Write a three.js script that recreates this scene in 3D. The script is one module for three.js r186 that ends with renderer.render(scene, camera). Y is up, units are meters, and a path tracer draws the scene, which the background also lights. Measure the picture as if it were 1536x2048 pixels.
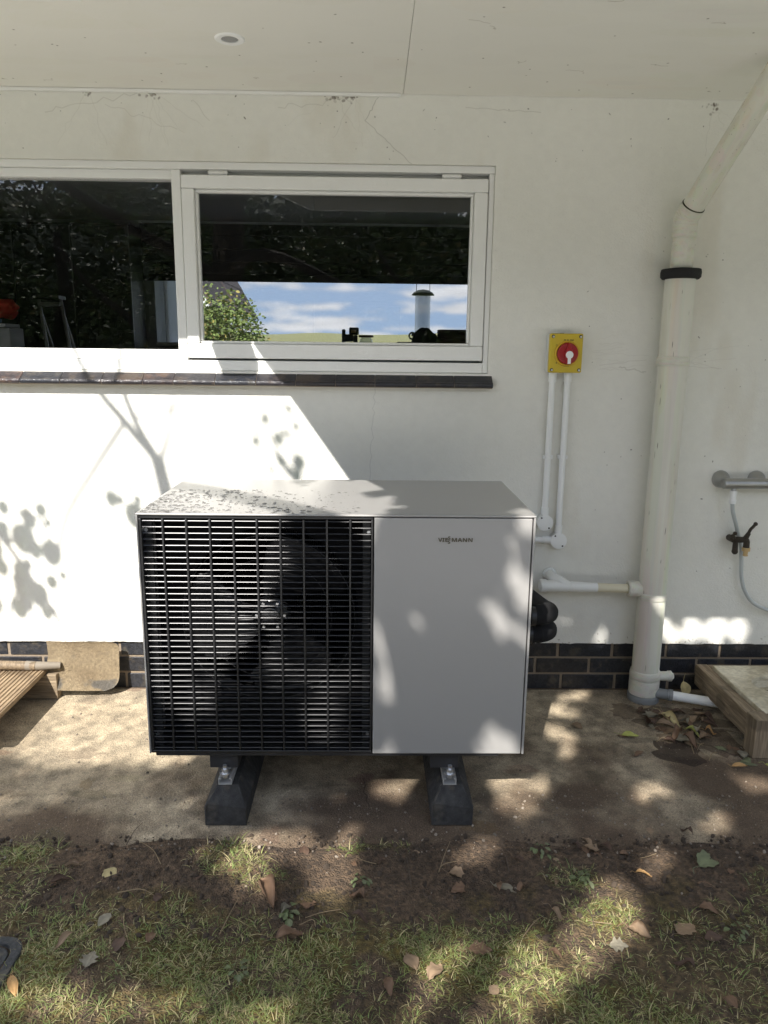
import * as THREE from 'three';
import { RoundedBoxGeometry } from 'three/addons/geometries/RoundedBoxGeometry.js';
import { TextGeometry } from 'three/addons/geometries/TextGeometry.js';
import { FontLoader } from 'three/addons/loaders/FontLoader.js';
import { mergeGeometries, mergeVertices } from 'three/addons/utils/BufferGeometryUtils.js';

// ---------------------------------------------------------------- camera, sky, sun, exposure
// metres; the house wall is the plane z = 0, the ground y = 0, the garden lies towards +z
const scene = new THREE.Scene();
const camera = new THREE.PerspectiveCamera(68.79, 0.75, 0.05, 3000);
camera.position.set(0, 1.425, 3.0);
camera.rotation.order = 'YXZ';
camera.rotation.set(-0.2107, -0.0188, 0.0112);
scene.add(camera);

const renderer = new THREE.WebGLRenderer();
renderer.toneMapping = THREE.LinearToneMapping;
renderer.toneMappingExposure = 4.1;
renderer.shadowMap.enabled = true;

const SUN = new THREE.Vector3(-0.363, 1, 1);            // towards the sun
const sun = new THREE.DirectionalLight(new THREE.Color(1, 0.955, 0.90), 2.3);
sun.position.copy(SUN).multiplyScalar(16);
sun.castShadow = true;
sun.shadow.radius = 0.85;
Object.assign(sun.shadow.camera, { left: -8, right: 8, top: 8, bottom: -8, near: 1, far: 60 });
sun.shadow.mapSize.set(4096, 4096);
scene.add(sun, sun.target);

// ---------------------------------------------------------------- noise and helpers
function rng(seed) { let s = seed >>> 0; return () => { s = (s + 0x6d2b79f5) | 0; let t = Math.imul(s ^ (s >>> 15), 1 | s); t = (t + Math.imul(t ^ (t >>> 7), 61 | t)) ^ t; return ((t ^ (t >>> 14)) >>> 0) / 4294967296; }; }
const hash = (x, y, s) => { let h = Math.imul(x, 374761393) + Math.imul(y, 668265263) + Math.imul(s, 974634777); h = Math.imul(h ^ (h >>> 13), 1274126177); return ((h ^ (h >>> 16)) >>> 0) / 4294967296; };
function vnoise(x, y, s = 0, per = 0) {                 // value noise, optionally periodic
  const ix = Math.floor(x), iy = Math.floor(y), fx = x - ix, fy = y - iy, u = fx * fx * (3 - 2 * fx), v = fy * fy * (3 - 2 * fy);
  const w = per ? (n) => ((n % per) + per) % per : (n) => n;
  const x0 = w(ix), x1 = w(ix + 1), y0 = w(iy), y1 = w(iy + 1);
  const a = hash(x0, y0, s), b = hash(x1, y0, s), c = hash(x0, y1, s), d = hash(x1, y1, s);
  return a + (b - a) * u + (c - a) * v + (a - b - c + d) * u * v;
}
function fbm(x, y, oct, s = 0, per = 0) { let t = 0, a = 0.5, n = 0; for (let i = 0; i < oct; i++) { t += a * vnoise(x, y, s + i * 17, per); n += a; x *= 2; y *= 2; per *= 2; a *= 0.5; } return t / n; }
const clamp = (x, a = 0, b = 1) => Math.min(b, Math.max(a, x)), lerp = (a, b, t) => a + (b - a) * t;
const smooth = (a, b, x) => { const t = clamp((x - a) / (b - a)); return t * t * (3 - 2 * t); };
const mix3 = (a, b, t) => [lerp(a[0], b[0], t), lerp(a[1], b[1], t), lerp(a[2], b[2], t)];
const V = (x, y, z) => new THREE.Vector3(x, y, z);

function tex(w, h, f, srgb = true, rx = 1, ry = 1) {
  const d = new Uint8Array(w * h * 4);
  for (let y = 0, i = 0; y < h; y++) for (let x = 0; x < w; x++, i += 4) {
    const c = f((x + 0.5) / w, (y + 0.5) / h, x, y);
    if (typeof c === 'number') d[i] = d[i + 1] = d[i + 2] = clamp(c) * 255;
    else { d[i] = clamp(c[0]) * 255; d[i + 1] = clamp(c[1]) * 255; d[i + 2] = clamp(c[2]) * 255; }
    d[i + 3] = 255;
  }
  const t = new THREE.DataTexture(d, w, h);
  t.wrapS = t.wrapT = THREE.RepeatWrapping; t.magFilter = THREE.LinearFilter; t.minFilter = THREE.LinearFilter;
  if (srgb) t.colorSpace = THREE.SRGBColorSpace;
  t.repeat.set(rx, ry); t.needsUpdate = true;
  return t;
}
function canvasTex(w, h, draw, srgb = true) {
  const c = document.createElement('canvas'); c.width = w; c.height = h; draw(c.getContext('2d'), w, h);
  const t = new THREE.CanvasTexture(c); t.wrapS = t.wrapT = THREE.RepeatWrapping;
  if (srgb) t.colorSpace = THREE.SRGBColorSpace;
  return t;
}
const rgb = (r, g, b) => new THREE.Color().setRGB(r, g, b);
const std = (c, roughness = 0.8, more = {}) => new THREE.MeshStandardMaterial({ color: rgb(...c), roughness, ...more });
const phys = (c, roughness, more = {}) => new THREE.MeshPhysicalMaterial({ color: rgb(...c), roughness, ...more });

const taken = new Map();
function numbered(n) { const k = taken.get(n) ?? 0; taken.set(n, k + 1); return k ? n + '_' + String(k).padStart(3, '0') : n; }
function tag(o, label, category, group, kind) { if (label) o.userData.label = label; if (category) o.userData.category = category; if (group) o.userData.group = group; if (kind) o.userData.kind = kind; return o; }
function thing(name, label, category, [x, y, z] = [0, 0, 0], group) { const o = new THREE.Group(); o.name = numbered(name); o.position.set(x, y, z); scene.add(o); return tag(o, label, category, group); }
function part(name, geo, m, parent) { const o = new THREE.Mesh(geo, m); o.name = name; o.castShadow = o.receiveShadow = true; parent.add(o); return o; }
function solo(name, geo, m, label, category, group) { const o = part(numbered(name), geo, m, scene); return tag(o, label, category, group); }
function structure(name, geo, m) { const o = part(numbered(name), geo, m, scene); o.userData.kind = 'structure'; return o; }

function metreUV(g, s = 1, seed = 0) {                   // uv in metres on the dominant plane of every face
  g = g.index ? g.toNonIndexed() : g;
  const p = g.attributes.position, n = p.count, uv = new Float32Array(n * 2), a = V(), b = V(), c = V();
  const ou = hash(seed, 3, 5) * 7, ov = hash(seed, 9, 2) * 7;
  for (let i = 0; i < n; i += 3) {
    a.fromBufferAttribute(p, i); b.fromBufferAttribute(p, i + 1); c.fromBufferAttribute(p, i + 2);
    const q = b.clone().sub(a).cross(c.clone().sub(a)), ax = Math.abs(q.x), ay = Math.abs(q.y), az = Math.abs(q.z);
    [a, b, c].forEach((v, k) => {
      const [uu, vv] = ax >= ay && ax >= az ? [v.z, v.y] : ay >= az ? [v.x, v.z] : [v.x, v.y];
      uv[(i + k) * 2] = uu * s + ou * (seed ? 1 : 0); uv[(i + k) * 2 + 1] = vv * s + ov * (seed ? 1 : 0);
    });
  }
  g.setAttribute('uv', new THREE.BufferAttribute(uv, 2));
  return g;
}
function grainUV(g, axis, seed) {                        // uv in metres with u along the timber's length
  g = metreUV(g, 1, 0); const p = g.attributes.position, uv = g.attributes.uv, n = p.count, a = V(), b = V(), c = V(), o = hash(seed, 5, 1) * 5;
  for (let i = 0; i < n; i += 3) {
    a.fromBufferAttribute(p, i); b.fromBufferAttribute(p, i + 1); c.fromBufferAttribute(p, i + 2);
    const q = b.clone().sub(a).cross(c.clone().sub(a)), m = [Math.abs(q.x), Math.abs(q.y), Math.abs(q.z)], d = m.indexOf(Math.max(...m)), e = 3 - axis - d;
    [a, b, c].forEach((v, k) => { const w = [v.x, v.y, v.z]; d === axis ? uv.setXY(i + k, w[(axis + 1) % 3] + o, w[(axis + 2) % 3] * 0.4 + o) : uv.setXY(i + k, w[axis] + o, w[e] + o); });
  }
  return g;
}
function box(x0, x1, y0, y1, z0, z1, r = 0.002, seed = 0) {
  const w = x1 - x0, h = y1 - y0, d = z1 - z0;
  const g = r > 0 ? new RoundedBoxGeometry(w, h, d, 2, Math.min(r, w * 0.45, h * 0.45, d * 0.45)) : new THREE.BoxGeometry(w, h, d);
  g.translate((x0 + x1) / 2, (y0 + y1) / 2, (z0 + z1) / 2);
  return metreUV(g, 1, seed);
}
function rod(a, b, r0, r1 = r0, seg = 24, open = false) {
  const d = b.clone().sub(a), g = new THREE.CylinderGeometry(r1, r0, d.length(), seg, 1, open);
  g.applyQuaternion(new THREE.Quaternion().setFromUnitVectors(V(0, 1, 0), d.clone().normalize())).translate((a.x + b.x) / 2, (a.y + b.y) / 2, (a.z + b.z) / 2);
  return g;
}
function tube(pts, r, seg = 40, rad = 12, smoothCurve = true) {
  const c = smoothCurve ? new THREE.CatmullRomCurve3(pts, false, 'centripetal') : (() => { const k = new THREE.CurvePath(); for (let i = 1; i < pts.length; i++) k.add(new THREE.LineCurve3(pts[i - 1], pts[i])); return k; })();
  return new THREE.TubeGeometry(c, seg, r, rad, false);
}
function limb(pts, r0, r1, seg = 24, rad = 9, wob = 0, seed = 1) {   // tapered, slightly knobbly branch
  const c = new THREE.CatmullRomCurve3(pts, false, 'centripetal'), g = new THREE.TubeGeometry(c, seg, 1, rad, false), p = g.attributes.position, q = V();
  for (let i = 0; i <= seg; i++) {
    const o = c.getPointAt(i / seg), r = lerp(r0, r1, i / seg);
    for (let j = 0; j <= rad; j++) {
      const k = i * (rad + 1) + j; q.fromBufferAttribute(p, k).sub(o);
      q.multiplyScalar(r * (1 + wob * (vnoise(i * 0.7, (j % rad) * 0.9, seed) - 0.5))).add(o); p.setXYZ(k, q.x, q.y, q.z);
    }
  }
  g.computeVertexNormals();
  return g;
}
const lathe = (pts, seg = 32) => new THREE.LatheGeometry(pts.map(([r, y]) => new THREE.Vector2(r, y)), seg);
const strip = (g) => { g = g.index ? g.toNonIndexed() : g; for (const k of Object.keys(g.attributes)) if (!['position', 'normal', 'uv'].includes(k)) g.deleteAttribute(k); return g; };
const join = (list) => mergeGeometries(list.map(strip));
function extrude(pts, depth, bevel = 0, holes = []) {
  const s = new THREE.Shape(pts.map(([x, y]) => new THREE.Vector2(x, y)));
  for (const h of holes) s.holes.push(new THREE.Path(h.map(([x, y]) => new THREE.Vector2(x, y))));
  return new THREE.ExtrudeGeometry(s, { depth, bevelEnabled: bevel > 0, bevelSize: bevel, bevelThickness: bevel, bevelOffset: -bevel, bevelSegments: 2, curveSegments: 12 });
}

// ---------------------------------------------------------------- sky: broken white cloud on pale blue
{
  const W = 2048, H = 1024, d = new Float32Array(W * H * 4), K = 0.27, S = SUN.clone().normalize();
  for (let j = 0; j < H; j++) {
    const el = ((j + 0.5) / H - 0.5) * Math.PI, sy = Math.sin(el), cy = Math.cos(el);
    for (let i = 0; i < W; i++) {
      const az = ((i + 0.5) / W - 0.5) * 2 * Math.PI, x = Math.cos(az) * cy, z = Math.sin(az) * cy, o = (j * W + i) * 4;
      let c;
      if (sy < 0) c = [0.22, 0.22, 0.17];
      else {
        const t = Math.pow(1 - sy, 3);
        c = mix3([0.50, 0.62, 0.90], [0.56, 0.79, 1.12], t);
        const k = 3.0 / (sy + 0.12), n = fbm(x * k + 11, z * k + 7, 6, 5), n2 = fbm(x * k * 0.45 + 3, z * k * 0.45 + 31, 3, 41);
        const cov = smooth(0.44, 0.66, n * 0.72 + n2 * 0.36);
        const body = 1.15 + 0.55 * fbm(x * k * 1.7 + 5, z * k * 1.7 + 9, 4, 77);
        c = mix3(c, [body * 1.02, body, body * 0.99], cov * 0.86);
        const g = 0.84 + 1.5 * Math.pow(0.5 + 0.5 * (x * S.x + sy * S.y + z * S.z), 3);   // cloud scatters sunlight forward
        c = c.map((q) => q * g);
      }
      d[o] = c[0] * K; d[o + 1] = c[1] * K; d[o + 2] = c[2] * K; d[o + 3] = 1;
    }
  }
  const t = new THREE.DataTexture(d, W, H, THREE.RGBAFormat, THREE.FloatType);
  t.mapping = THREE.EquirectangularReflectionMapping; t.magFilter = t.minFilter = THREE.LinearFilter; t.wrapS = THREE.RepeatWrapping; t.needsUpdate = true;
  scene.background = t; scene.environment = t;
}

// ---------------------------------------------------------------- surface textures
const noiseBump = tex(1024, 1024, (u, v) => 0.5 * fbm(u * 96, v * 96, 3, 3, 96) + 0.3 * vnoise(u * 230, v * 230, 9, 230) + 0.25 * fbm(u * 14, v * 14, 3, 21, 14), false);
const reuse = (t, rx, ry = rx, ox = 0, oy = 0) => { const c = t.clone(); c.repeat.set(rx, ry); c.offset.set(ox, oy); c.needsUpdate = true; return c; };

// painted render: faint brush mottling, fly specks, cobweb dirt, hairline cracks; 3.8 m x 2.4 m sheet starting at x = -1.9, y = 0
const WX = -1.9, WW = 3.8, WH = 2.4;
const wallMap = canvasTex(2048, 1294, (g, w, h) => {
  const img = g.createImageData(w, h), px = img.data;
  for (let y = 0, i = 0; y < h; y++) for (let x = 0; x < w; x++, i += 4) {
    const X = x / w * WW, Y = y / w * WW, n = fbm(X * 3.1, Y * 2.3, 4, 8) - 0.5, m = fbm(X * 40, Y * 46, 2, 61) - 0.5, st = smooth(0.62, 0.8, fbm(X * 5, Y * 1.6, 4, 19));
    const k = 1 + n * 0.035 + m * 0.02 - st * 0.025;
    px[i] = 231 * k; px[i + 1] = 230 * k - st * 2; px[i + 2] = 222 * k - st * 5; px[i + 3] = 255;
  }
  g.putImageData(img, 0, 0);
  const S = w / WW, P = (x, y) => [(x - WX) * S, h - y * S], r = rng(77);
  const line = (pts, wd, col) => { g.strokeStyle = col; g.lineWidth = wd; g.beginPath(); pts.forEach(([x, y], i) => { const q = P(x, y); i ? g.lineTo(...q) : g.moveTo(...q); }); g.stroke(); };
  const wander = (x0, y0, x1, y1, amp, wd, col, n = 14) => { const pts = []; for (let i = 0; i <= n; i++) { const t = i / n, e = i && i < n ? amp : 0; pts.push([lerp(x0, x1, t) + (r() - 0.5) * e, lerp(y0, y1, t) + (r() - 0.5) * e]); } line(pts, wd, col); };
  // hairline cracks
  wander(0.015, 1.285, -0.005, 0.9, 0.012, 0.8, 'rgba(150,150,146,0.45)', 20);
  wander(-0.03, 2.26, 0.16, 2.1, 0.012, 1.2, 'rgba(170,168,160,0.6)', 16);
  wander(0.02, 2.34, -0.03, 2.26, 0.01, 1, 'rgba(130,128,118,0.6)', 8);
  // cobweb strands and their dust along the eaves and by the soil pipe
  const web = 'rgba(100,92,76,0.17)', faint = 'rgba(120,112,96,0.11)';
  for (const [x, y] of [[-1.04, 2.35], [-0.82, 2.35], [-0.80, 2.348], [-0.14, 2.345], [-0.07, 2.344], [1.26, 2.335]]) {
    for (let i = 0; i < 16; i++) { const a = r() * Math.PI, l = r() * 0.05; g.fillStyle = 'rgba(58,48,34,' + (0.12 + r() * 0.3) + ')'; const q = P(x + Math.cos(a) * l * 1.6 * r(), y - Math.sin(a) * l * r()); g.beginPath(); g.ellipse(...q, 1 + r() * 3.2, 1 + r() * 2, r() * 3, 0, 7); g.fill(); }
    for (let i = 0; i < 3; i++) wander(x, y, x + (r() - 0.5) * 0.36, y - 0.03 - r() * 0.16, 0.014, 0.5 + r() * 0.4, r() < 0.4 ? web : faint, 9);
  }
  wander(-1.2, 2.27, -0.86, 2.34, 0.02, 1.2, web); wander(-0.98, 2.3, -0.72, 2.22, 0.02, 1, web); wander(-0.66, 2.32, -0.6, 2.25, 0.01, 1.1, web, 6);
  wander(-0.35, 2.3, -0.07, 2.33, 0.02, 1.1, web); wander(0.34, 2.31, 0.62, 2.297, 0.006, 1.4, web);
  for (let i = 0; i < 10; i++) { const y = 1.36 + r() * 0.13; wander(0.86 + r() * 0.05, y, 0.96 + r() * 0.14, y + (r() - 0.5) * 0.05, 0.008, 0.5 + r() * 0.6, r() < 0.3 ? web : faint, 8); }
  for (let i = 0; i < 6; i++) { const y = 1.38 + r() * 0.06; wander(1.22, y, 1.34 + r() * 0.14, y + (r() - 0.3) * 0.12, 0.01, 0.5 + r() * 0.5, r() < 0.4 ? web : faint, 8); }
  wander(0.98, 1.376, 1.09, 1.36, 0.012, 2, web);
  for (let i = 0; i < 130; i++) {                          // fly specks and flakes
    const right = r() < 0.6, x = right ? 0.8 + r() * 1.0 : -1.5 + r() * 3, y = right ? 0.4 + r() * 1.5 : 2.12 + r() * 0.22, q = P(x, y);
    g.fillStyle = 'rgba(60,54,44,' + (0.3 + r() * 0.55) + ')'; g.beginPath(); g.ellipse(...q, 0.5 + r() * r() * 3.2, 0.4 + r() * 0.7, r() * 3, 0, 7); g.fill();
  }
  for (let i = 0; i < 420; i++) {                          // splash dirt in a ragged line at the foot
    const x = WX + r() * WW, q = P(x, 0.212 + Math.pow(r(), 3) * 0.05);
    g.fillStyle = 'rgba(96,84,64,' + (0.12 + r() * 0.25) + ')'; g.beginPath(); g.ellipse(...q, 1 + r() * 2.5, 0.6 + r(), r() * 3, 0, 7); g.fill();
  }
});
wallMap.repeat.set(1 / WW, 1 / WH); wallMap.offset.set(-WX / WW, 0);
const M = {};
M.render = std([1, 1, 1], 0.62, { map: wallMap, bumpMap: reuse(noiseBump, 1.5), bumpScale: 0.0017 });
M.soffit = std([0.86, 0.845, 0.79], 0.6, { bumpMap: reuse(noiseBump, 1.1), bumpScale: 0.0006, map: canvasTex(1024, 512, (g, w, h) => {
  g.fillStyle = '#fff'; g.fillRect(0, 0, w, h); const r = rng(5);
  for (let i = 0; i < 160; i++) { g.fillStyle = `rgba(${200 + r() * 40},${198 + r() * 40},${188 + r() * 40},0.03)`; g.beginPath(); g.ellipse(r() * w, r() * h, 10 + r() * 60, 6 + r() * 22, 0, 0, 7); g.fill(); }
  for (let i = 0; i < 70; i++) { g.fillStyle = 'rgba(70,60,46,0.6)'; g.beginPath(); g.ellipse(r() * w, r() * h, 0.6 + r() * 1.2, 0.5 + r(), r() * 3, 0, 7); g.fill(); }
  g.strokeStyle = 'rgba(90,80,62,0.4)'; for (let i = 0; i < 16; i++) { let x = r() * w, y = r() * h; g.lineWidth = 0.7; g.beginPath(); g.moveTo(x, y); for (let k = 0; k < 5; k++) g.lineTo(x += (r() - 0.3) * 14, y += (r() - 0.5) * 9); g.stroke(); }
}) });
M.soffit.map.repeat.set(0.4, 0.8);
M.whitePaint = std([0.86, 0.86, 0.83], 0.38, { bumpMap: reuse(noiseBump, 1.6), bumpScale: 0.0008 });
M.mortar = std([0.27, 0.215, 0.155], 0.95, { bumpMap: reuse(noiseBump, 3), bumpScale: 0.003 });
const brickTex = tex(512, 512, (u, v) => { const d = smooth(0.5, 0.78, fbm(u * 9, v * 9, 5, 31, 9)), f = fbm(u * 60, v * 60, 2, 4, 60); return mix3([0.80, 0.84, 0.92], [1, 0.93, 0.82], d).map((c) => c * (0.62 + 0.34 * f + d * 0.3)); });
M.bricks = [[0.044, 0.043, 0.045], [0.056, 0.055, 0.056], [0.074, 0.07, 0.066], [0.05, 0.047, 0.046]].map((c) => std(c, 0.45, { map: reuse(brickTex, 2.3), bumpMap: reuse(noiseBump, 2.5), bumpScale: 0.002 }));
M.tiles = [[0.050, 0.042, 0.044], [0.075, 0.052, 0.050], [0.042, 0.042, 0.048], [0.062, 0.048, 0.046]].map((c) => std(c, 0.32, { map: reuse(brickTex, 2.9), bumpMap: reuse(noiseBump, 2.1), bumpScale: 0.0012 }));
M.glass = phys([1, 1, 1], 0.0, { transmission: 1, thickness: 0, ior: 1.52 });
M.chrome = std([0.42, 0.42, 0.42], 0.28, { metalness: 1, bumpMap: reuse(noiseBump, 3), bumpScale: 0.0005 });
M.zinc = std([0.70, 0.71, 0.72], 0.3, { metalness: 0.85 });
M.aluminium = std([0.66, 0.66, 0.65], 0.45, { metalness: 0.6 });
M.darkMetal = std([0.03, 0.03, 0.032], 0.4);

const woodTex = (a, b, seed, w = 512, h = 512) => tex(w, h, (u, v) => { const g = fbm(u * 4 + 0.6 * fbm(u * 3, v * 3, 3, seed, 3), v * 70, 4, seed), k = fbm(u * 12, v * 160, 2, seed + 5); const s = smooth(0.6, 0.75, fbm(u * 6, v * 6, 3, seed + 9, 6)); return mix3(a, b, g).map((c) => c * (0.82 + 0.3 * k) * (1 - 0.18 * s)); });
const woodBump = tex(512, 512, (u, v) => 0.6 * fbm(u * 4, v * 90, 3, 6) + 0.4 * fbm(u * 30, v * 200, 2, 7), false);
const paleWood = woodTex([0.80, 0.70, 0.56], [0.58, 0.49, 0.38], 11), greyWood = woodTex([0.76, 0.68, 0.56], [0.50, 0.435, 0.35], 23);
const along = (t, axis) => { const c = t.clone(); c.repeat.set(2, 2); if (axis) c.rotation = Math.PI / 2; c.needsUpdate = true; return c; };
M.deckWood = std([0.62, 0.62, 0.62], 0.8, { map: along(paleWood, 0), bumpMap: along(woodBump, 0), bumpScale: 0.0015 });
M.timber = std([0.72, 0.72, 0.72], 0.85, { map: along(greyWood, 0), bumpMap: along(woodBump, 0), bumpScale: 0.002 });
M.timberUp = std([0.72, 0.72, 0.72], 0.85, { map: along(greyWood, 0), bumpMap: along(woodBump, 0), bumpScale: 0.002 });
M.handleWood = std([0.55, 0.53, 0.5], 0.7, { map: along(greyWood, 0) });

// old uPVC: cream, with grime freckles and flaking paint near the left edge
const pipeTex = canvasTex(512, 1024, (g, w, h) => {
  g.fillStyle = 'rgb(229,227,216)'; g.fillRect(0, 0, w, h); const r = rng(31);
  for (let i = 0; i < 240; i++) { g.fillStyle = `rgba(${190 + r() * 50},${184 + r() * 50},${164 + r() * 50},0.12)`; g.beginPath(); g.ellipse(r() * w, r() * h, 6 + r() * 30, 20 + r() * 60, 0, 0, 7); g.fill(); }
  for (let i = 0; i < 200; i++) { g.fillStyle = 'rgba(70,60,44,' + (0.2 + r() * 0.5) + ')'; g.beginPath(); g.ellipse(r() * w, r() * h, 0.8 + r() * 2.4, 0.6 + r() * 1.6, r() * 3, 0, 7); g.fill(); }
  g.strokeStyle = 'rgba(120,100,62,0.5)'; for (let i = 0; i < 40; i++) { let x = w * (0.55 + r() * 0.2), y = r() * h; g.lineWidth = 1 + r() * 1.6; g.beginPath(); g.moveTo(x, y); for (let k = 0; k < 6; k++) g.lineTo(x += (r() - 0.5) * 14, y += r() * 16); g.stroke(); }
});
M.pipe = std([0.90, 0.90, 0.88], 0.42, { map: pipeTex, bumpMap: reuse(noiseBump, 1, 2), bumpScale: 0.0006 });
M.pipeCream = std([0.72, 0.67, 0.50], 0.4);
M.pipeWhite = std([0.85, 0.86, 0.84], 0.32);
M.whitePlastic = std([0.87, 0.88, 0.87], 0.32);
M.greyPlastic = std([0.24, 0.25, 0.25], 0.5);
M.blackRubber = std([0.012, 0.012, 0.013], 0.75, { bumpMap: reuse(noiseBump, 6), bumpScale: 0.001 });
M.blackFoam = std([0.008, 0.008, 0.009], 0.95);
M.hose = phys([0.46, 0.49, 0.49], 0.3, { clearcoat: 0.3 });

// concrete apron: tan, exposed sand and small stones, damp patches with an outline
const stones = (() => { const r = rng(9), out = []; for (let i = 0; i < 15000; i++) out.push([r(), r(), 0.0005 + r() * r() * 0.0022, r(), r()]); return out; })();
const concrete = canvasTex(2048, 1024, (g, w, h) => {
  const img = g.createImageData(w, h), px = img.data;
  for (let y = 0, i = 0; y < h; y++) for (let x = 0; x < w; x++, i += 4) {
    const X = x / w * 4, Z = y / h * 2, n = fbm(X * 2.2, Z * 2.2, 5, 3), f = hash(x, y, 5), m = fbm(X * 26, Z * 26, 3, 13), mud = smooth(0.42, 0.66, fbm(X * 3 + 9, Z * 3, 5, 27) + (Z - 0.80) * 0.75 + 0.06 * smooth(2.4, 3.2, X));
    let c = mix3([158, 142, 118], [208, 193, 165], n); const k = 0.62 + 0.36 * f + 0.46 * (m - 0.3); c = c.map((q) => q * k);
    c = mix3(c, [84 * (0.7 + f * 0.4), 66 * (0.7 + f * 0.4), 50 * (0.7 + f * 0.4)], mud * 0.72);
    px[i] = c[0]; px[i + 1] = c[1]; px[i + 2] = c[2]; px[i + 3] = 255;
  }
  g.putImageData(img, 0, 0);
  const S = w / 4, P = (x, z) => [(x + 2) * S, z * S], r = rng(41);
  const blot = (x, z, rx, rz, col, wob = 0.3) => { g.fillStyle = col; g.beginPath(); for (let i = 0; i <= 40; i++) { const a = i / 40 * 6.2832, k = 1 + wob * (fbm(Math.cos(a) * 2 + x * 9, Math.sin(a) * 2 + z * 9, 3, 51) - 0.5) * 2; const q = P(x + Math.cos(a) * rx * k, z + Math.sin(a) * rz * k); i ? g.lineTo(...q) : g.moveTo(...q); } g.fill(); };
  blot(1.14, 0.52, 0.085, 0.085, 'rgba(36,25,16,0.62)', 0.5); blot(1.15, 0.44, 0.05, 0.06, 'rgba(48,34,22,0.4)', 0.5);
  blot(1.08, 0.2, 0.09, 0.07, 'rgba(46,32,20,0.36)', 0.8); blot(1.26, 0.28, 0.16, 0.14, 'rgba(42,30,20,0.36)', 0.8); blot(1.3, 0.42, 0.09, 0.12, 'rgba(42,30,20,0.4)', 0.6);
  for (let i = 0; i < 50; i++) blot(-1.9 + r() * 3.8, r() * 1.1, 0.02 + r() * 0.07, 0.015 + r() * 0.05, `rgba(${60 + r() * 40},${46 + r() * 34},${32 + r() * 26},${0.1 + r() * 0.16})`, 0.7);
  for (const [a, b, s, t, q] of stones) { const v = t < 0.3 ? 70 + q * 40 : 165 + q * 70; g.fillStyle = `rgba(${v},${v * 0.93},${v * 0.82},${0.35 + q * 0.5})`; g.beginPath(); g.ellipse(a * w, b * h, s * S, s * S * (0.6 + q * 0.4), t * 9, 0, 7); g.fill(); }
  g.strokeStyle = 'rgba(40,32,24,0.7)'; g.lineWidth = 1.2; for (const [x0, z0, x1, z1] of [[0.62, 0.2, 0.78, 0.34], [-0.02, 0.7, 0.0, 0.86], [1.25, 0.45, 1.36, 0.56]]) { g.beginPath(); for (let i = 0; i <= 9; i++) { const q = P(lerp(x0, x1, i / 9) + (r() - 0.5) * 0.015, lerp(z0, z1, i / 9) + (r() - 0.5) * 0.015); i ? g.lineTo(...q) : g.moveTo(...q); } g.stroke(); }
});
concrete.repeat.set(1 / 4, -1 / 2); concrete.offset.set(0.5, 1);
const gritBump = tex(1024, 1024, (u, v) => 0.45 * vnoise(u * 200, v * 200, 2, 200) + 0.35 * fbm(u * 70, v * 70, 3, 12, 70) + 0.3 * fbm(u * 12, v * 12, 3, 14, 12), false);
M.concrete = std([0.82, 0.81, 0.80], 0.95, { map: concrete, bumpMap: reuse(gritBump, 1.6), bumpScale: 0.0045 });
const soilTex = tex(1024, 1024, (u, v, x, y) => { const n = fbm(u * 8, v * 8, 5, 71, 8), f = fbm(u * 120, v * 120, 2, 73, 120), s = hash(x, y, 7); const base = mix3([0.30, 0.25, 0.20], [0.50, 0.425, 0.345], n); const k = 0.55 + 0.6 * f; return s > 0.9965 ? [0.7, 0.64, 0.54] : base.map((c) => c * k); });
M.soil = std([0.95, 0.90, 0.84], 1, { map: reuse(soilTex, 0.8), bumpMap: reuse(gritBump, 1.6), bumpScale: 0.012 });
M.lawn = std([0.10, 0.125, 0.05], 1);

// ---------------------------------------------------------------- ground
function sheet(x0, x1, z0, z1, nx, nz, f) {
  const p = [], uv = [], ix = [];
  for (let j = 0; j <= nz; j++) for (let i = 0; i <= nx; i++) { const x = lerp(x0, x1, i / nx), z = lerp(z0, z1, j / nz); p.push(x, f(x, z), z); uv.push(x, z); }
  for (let j = 0; j < nz; j++) for (let i = 0; i < nx; i++) { const a = j * (nx + 1) + i, b = a + 1, c = a + nx + 1, d = c + 1; ix.push(a, c, b, b, c, d); }
  const g = new THREE.BufferGeometry();
  g.setAttribute('position', new THREE.Float32BufferAttribute(p, 3)); g.setAttribute('uv', new THREE.Float32BufferAttribute(uv, 2)); g.setIndex(ix); g.computeVertexNormals();
  return g;
}
structure('ground', sheet(-1500, 1500, -1500, 1500, 8, 8, () => -0.06), M.lawn);
structure('gravel_drive', sheet(-9, 9, 2.5, 10.5, 90, 40, (x, z) => 0.0 + 0.012 * (fbm(x * 3, z * 3, 3, 8) - 0.5) - 0.05 * smooth(2.75, 2.5, z)), std([0.62, 0.60, 0.56], 1, { bumpMap: reuse(gritBump, 1), bumpScale: 0.01 }));
structure('concrete_apron', sheet(-3, 3, -0.02, 1.12, 300, 60, (x, z) => 0.004 * (fbm(x * 5, z * 5, 4, 2) - 0.5) - 0.0005 - 0.02 * smooth(0.98, 1.12, z)), M.concrete);
const soilY = (x, z) => {
  const edge = 0.99 + 0.10 * (fbm(x * 3.4, 1.5, 3, 91) - 0.5) + 0.02 * (x > 0.8 ? (x - 0.8) * 3 : 0);
  const lift = smooth(edge - 0.06, edge + 0.1, z);
  return -0.03 + lift * 0.034 + lift * (0.030 * (fbm(x * 6, z * 6, 4, 33) - 0.5) + 0.016 * (fbm(x * 26, z * 26, 3, 35) - 0.5) * smooth(1.5, 1.2, z));
};
const soilBed = structure('soil_bed', sheet(-2.6, 2.6, 0.86, 2.8, 420, 160, soilY), M.soil);

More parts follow.
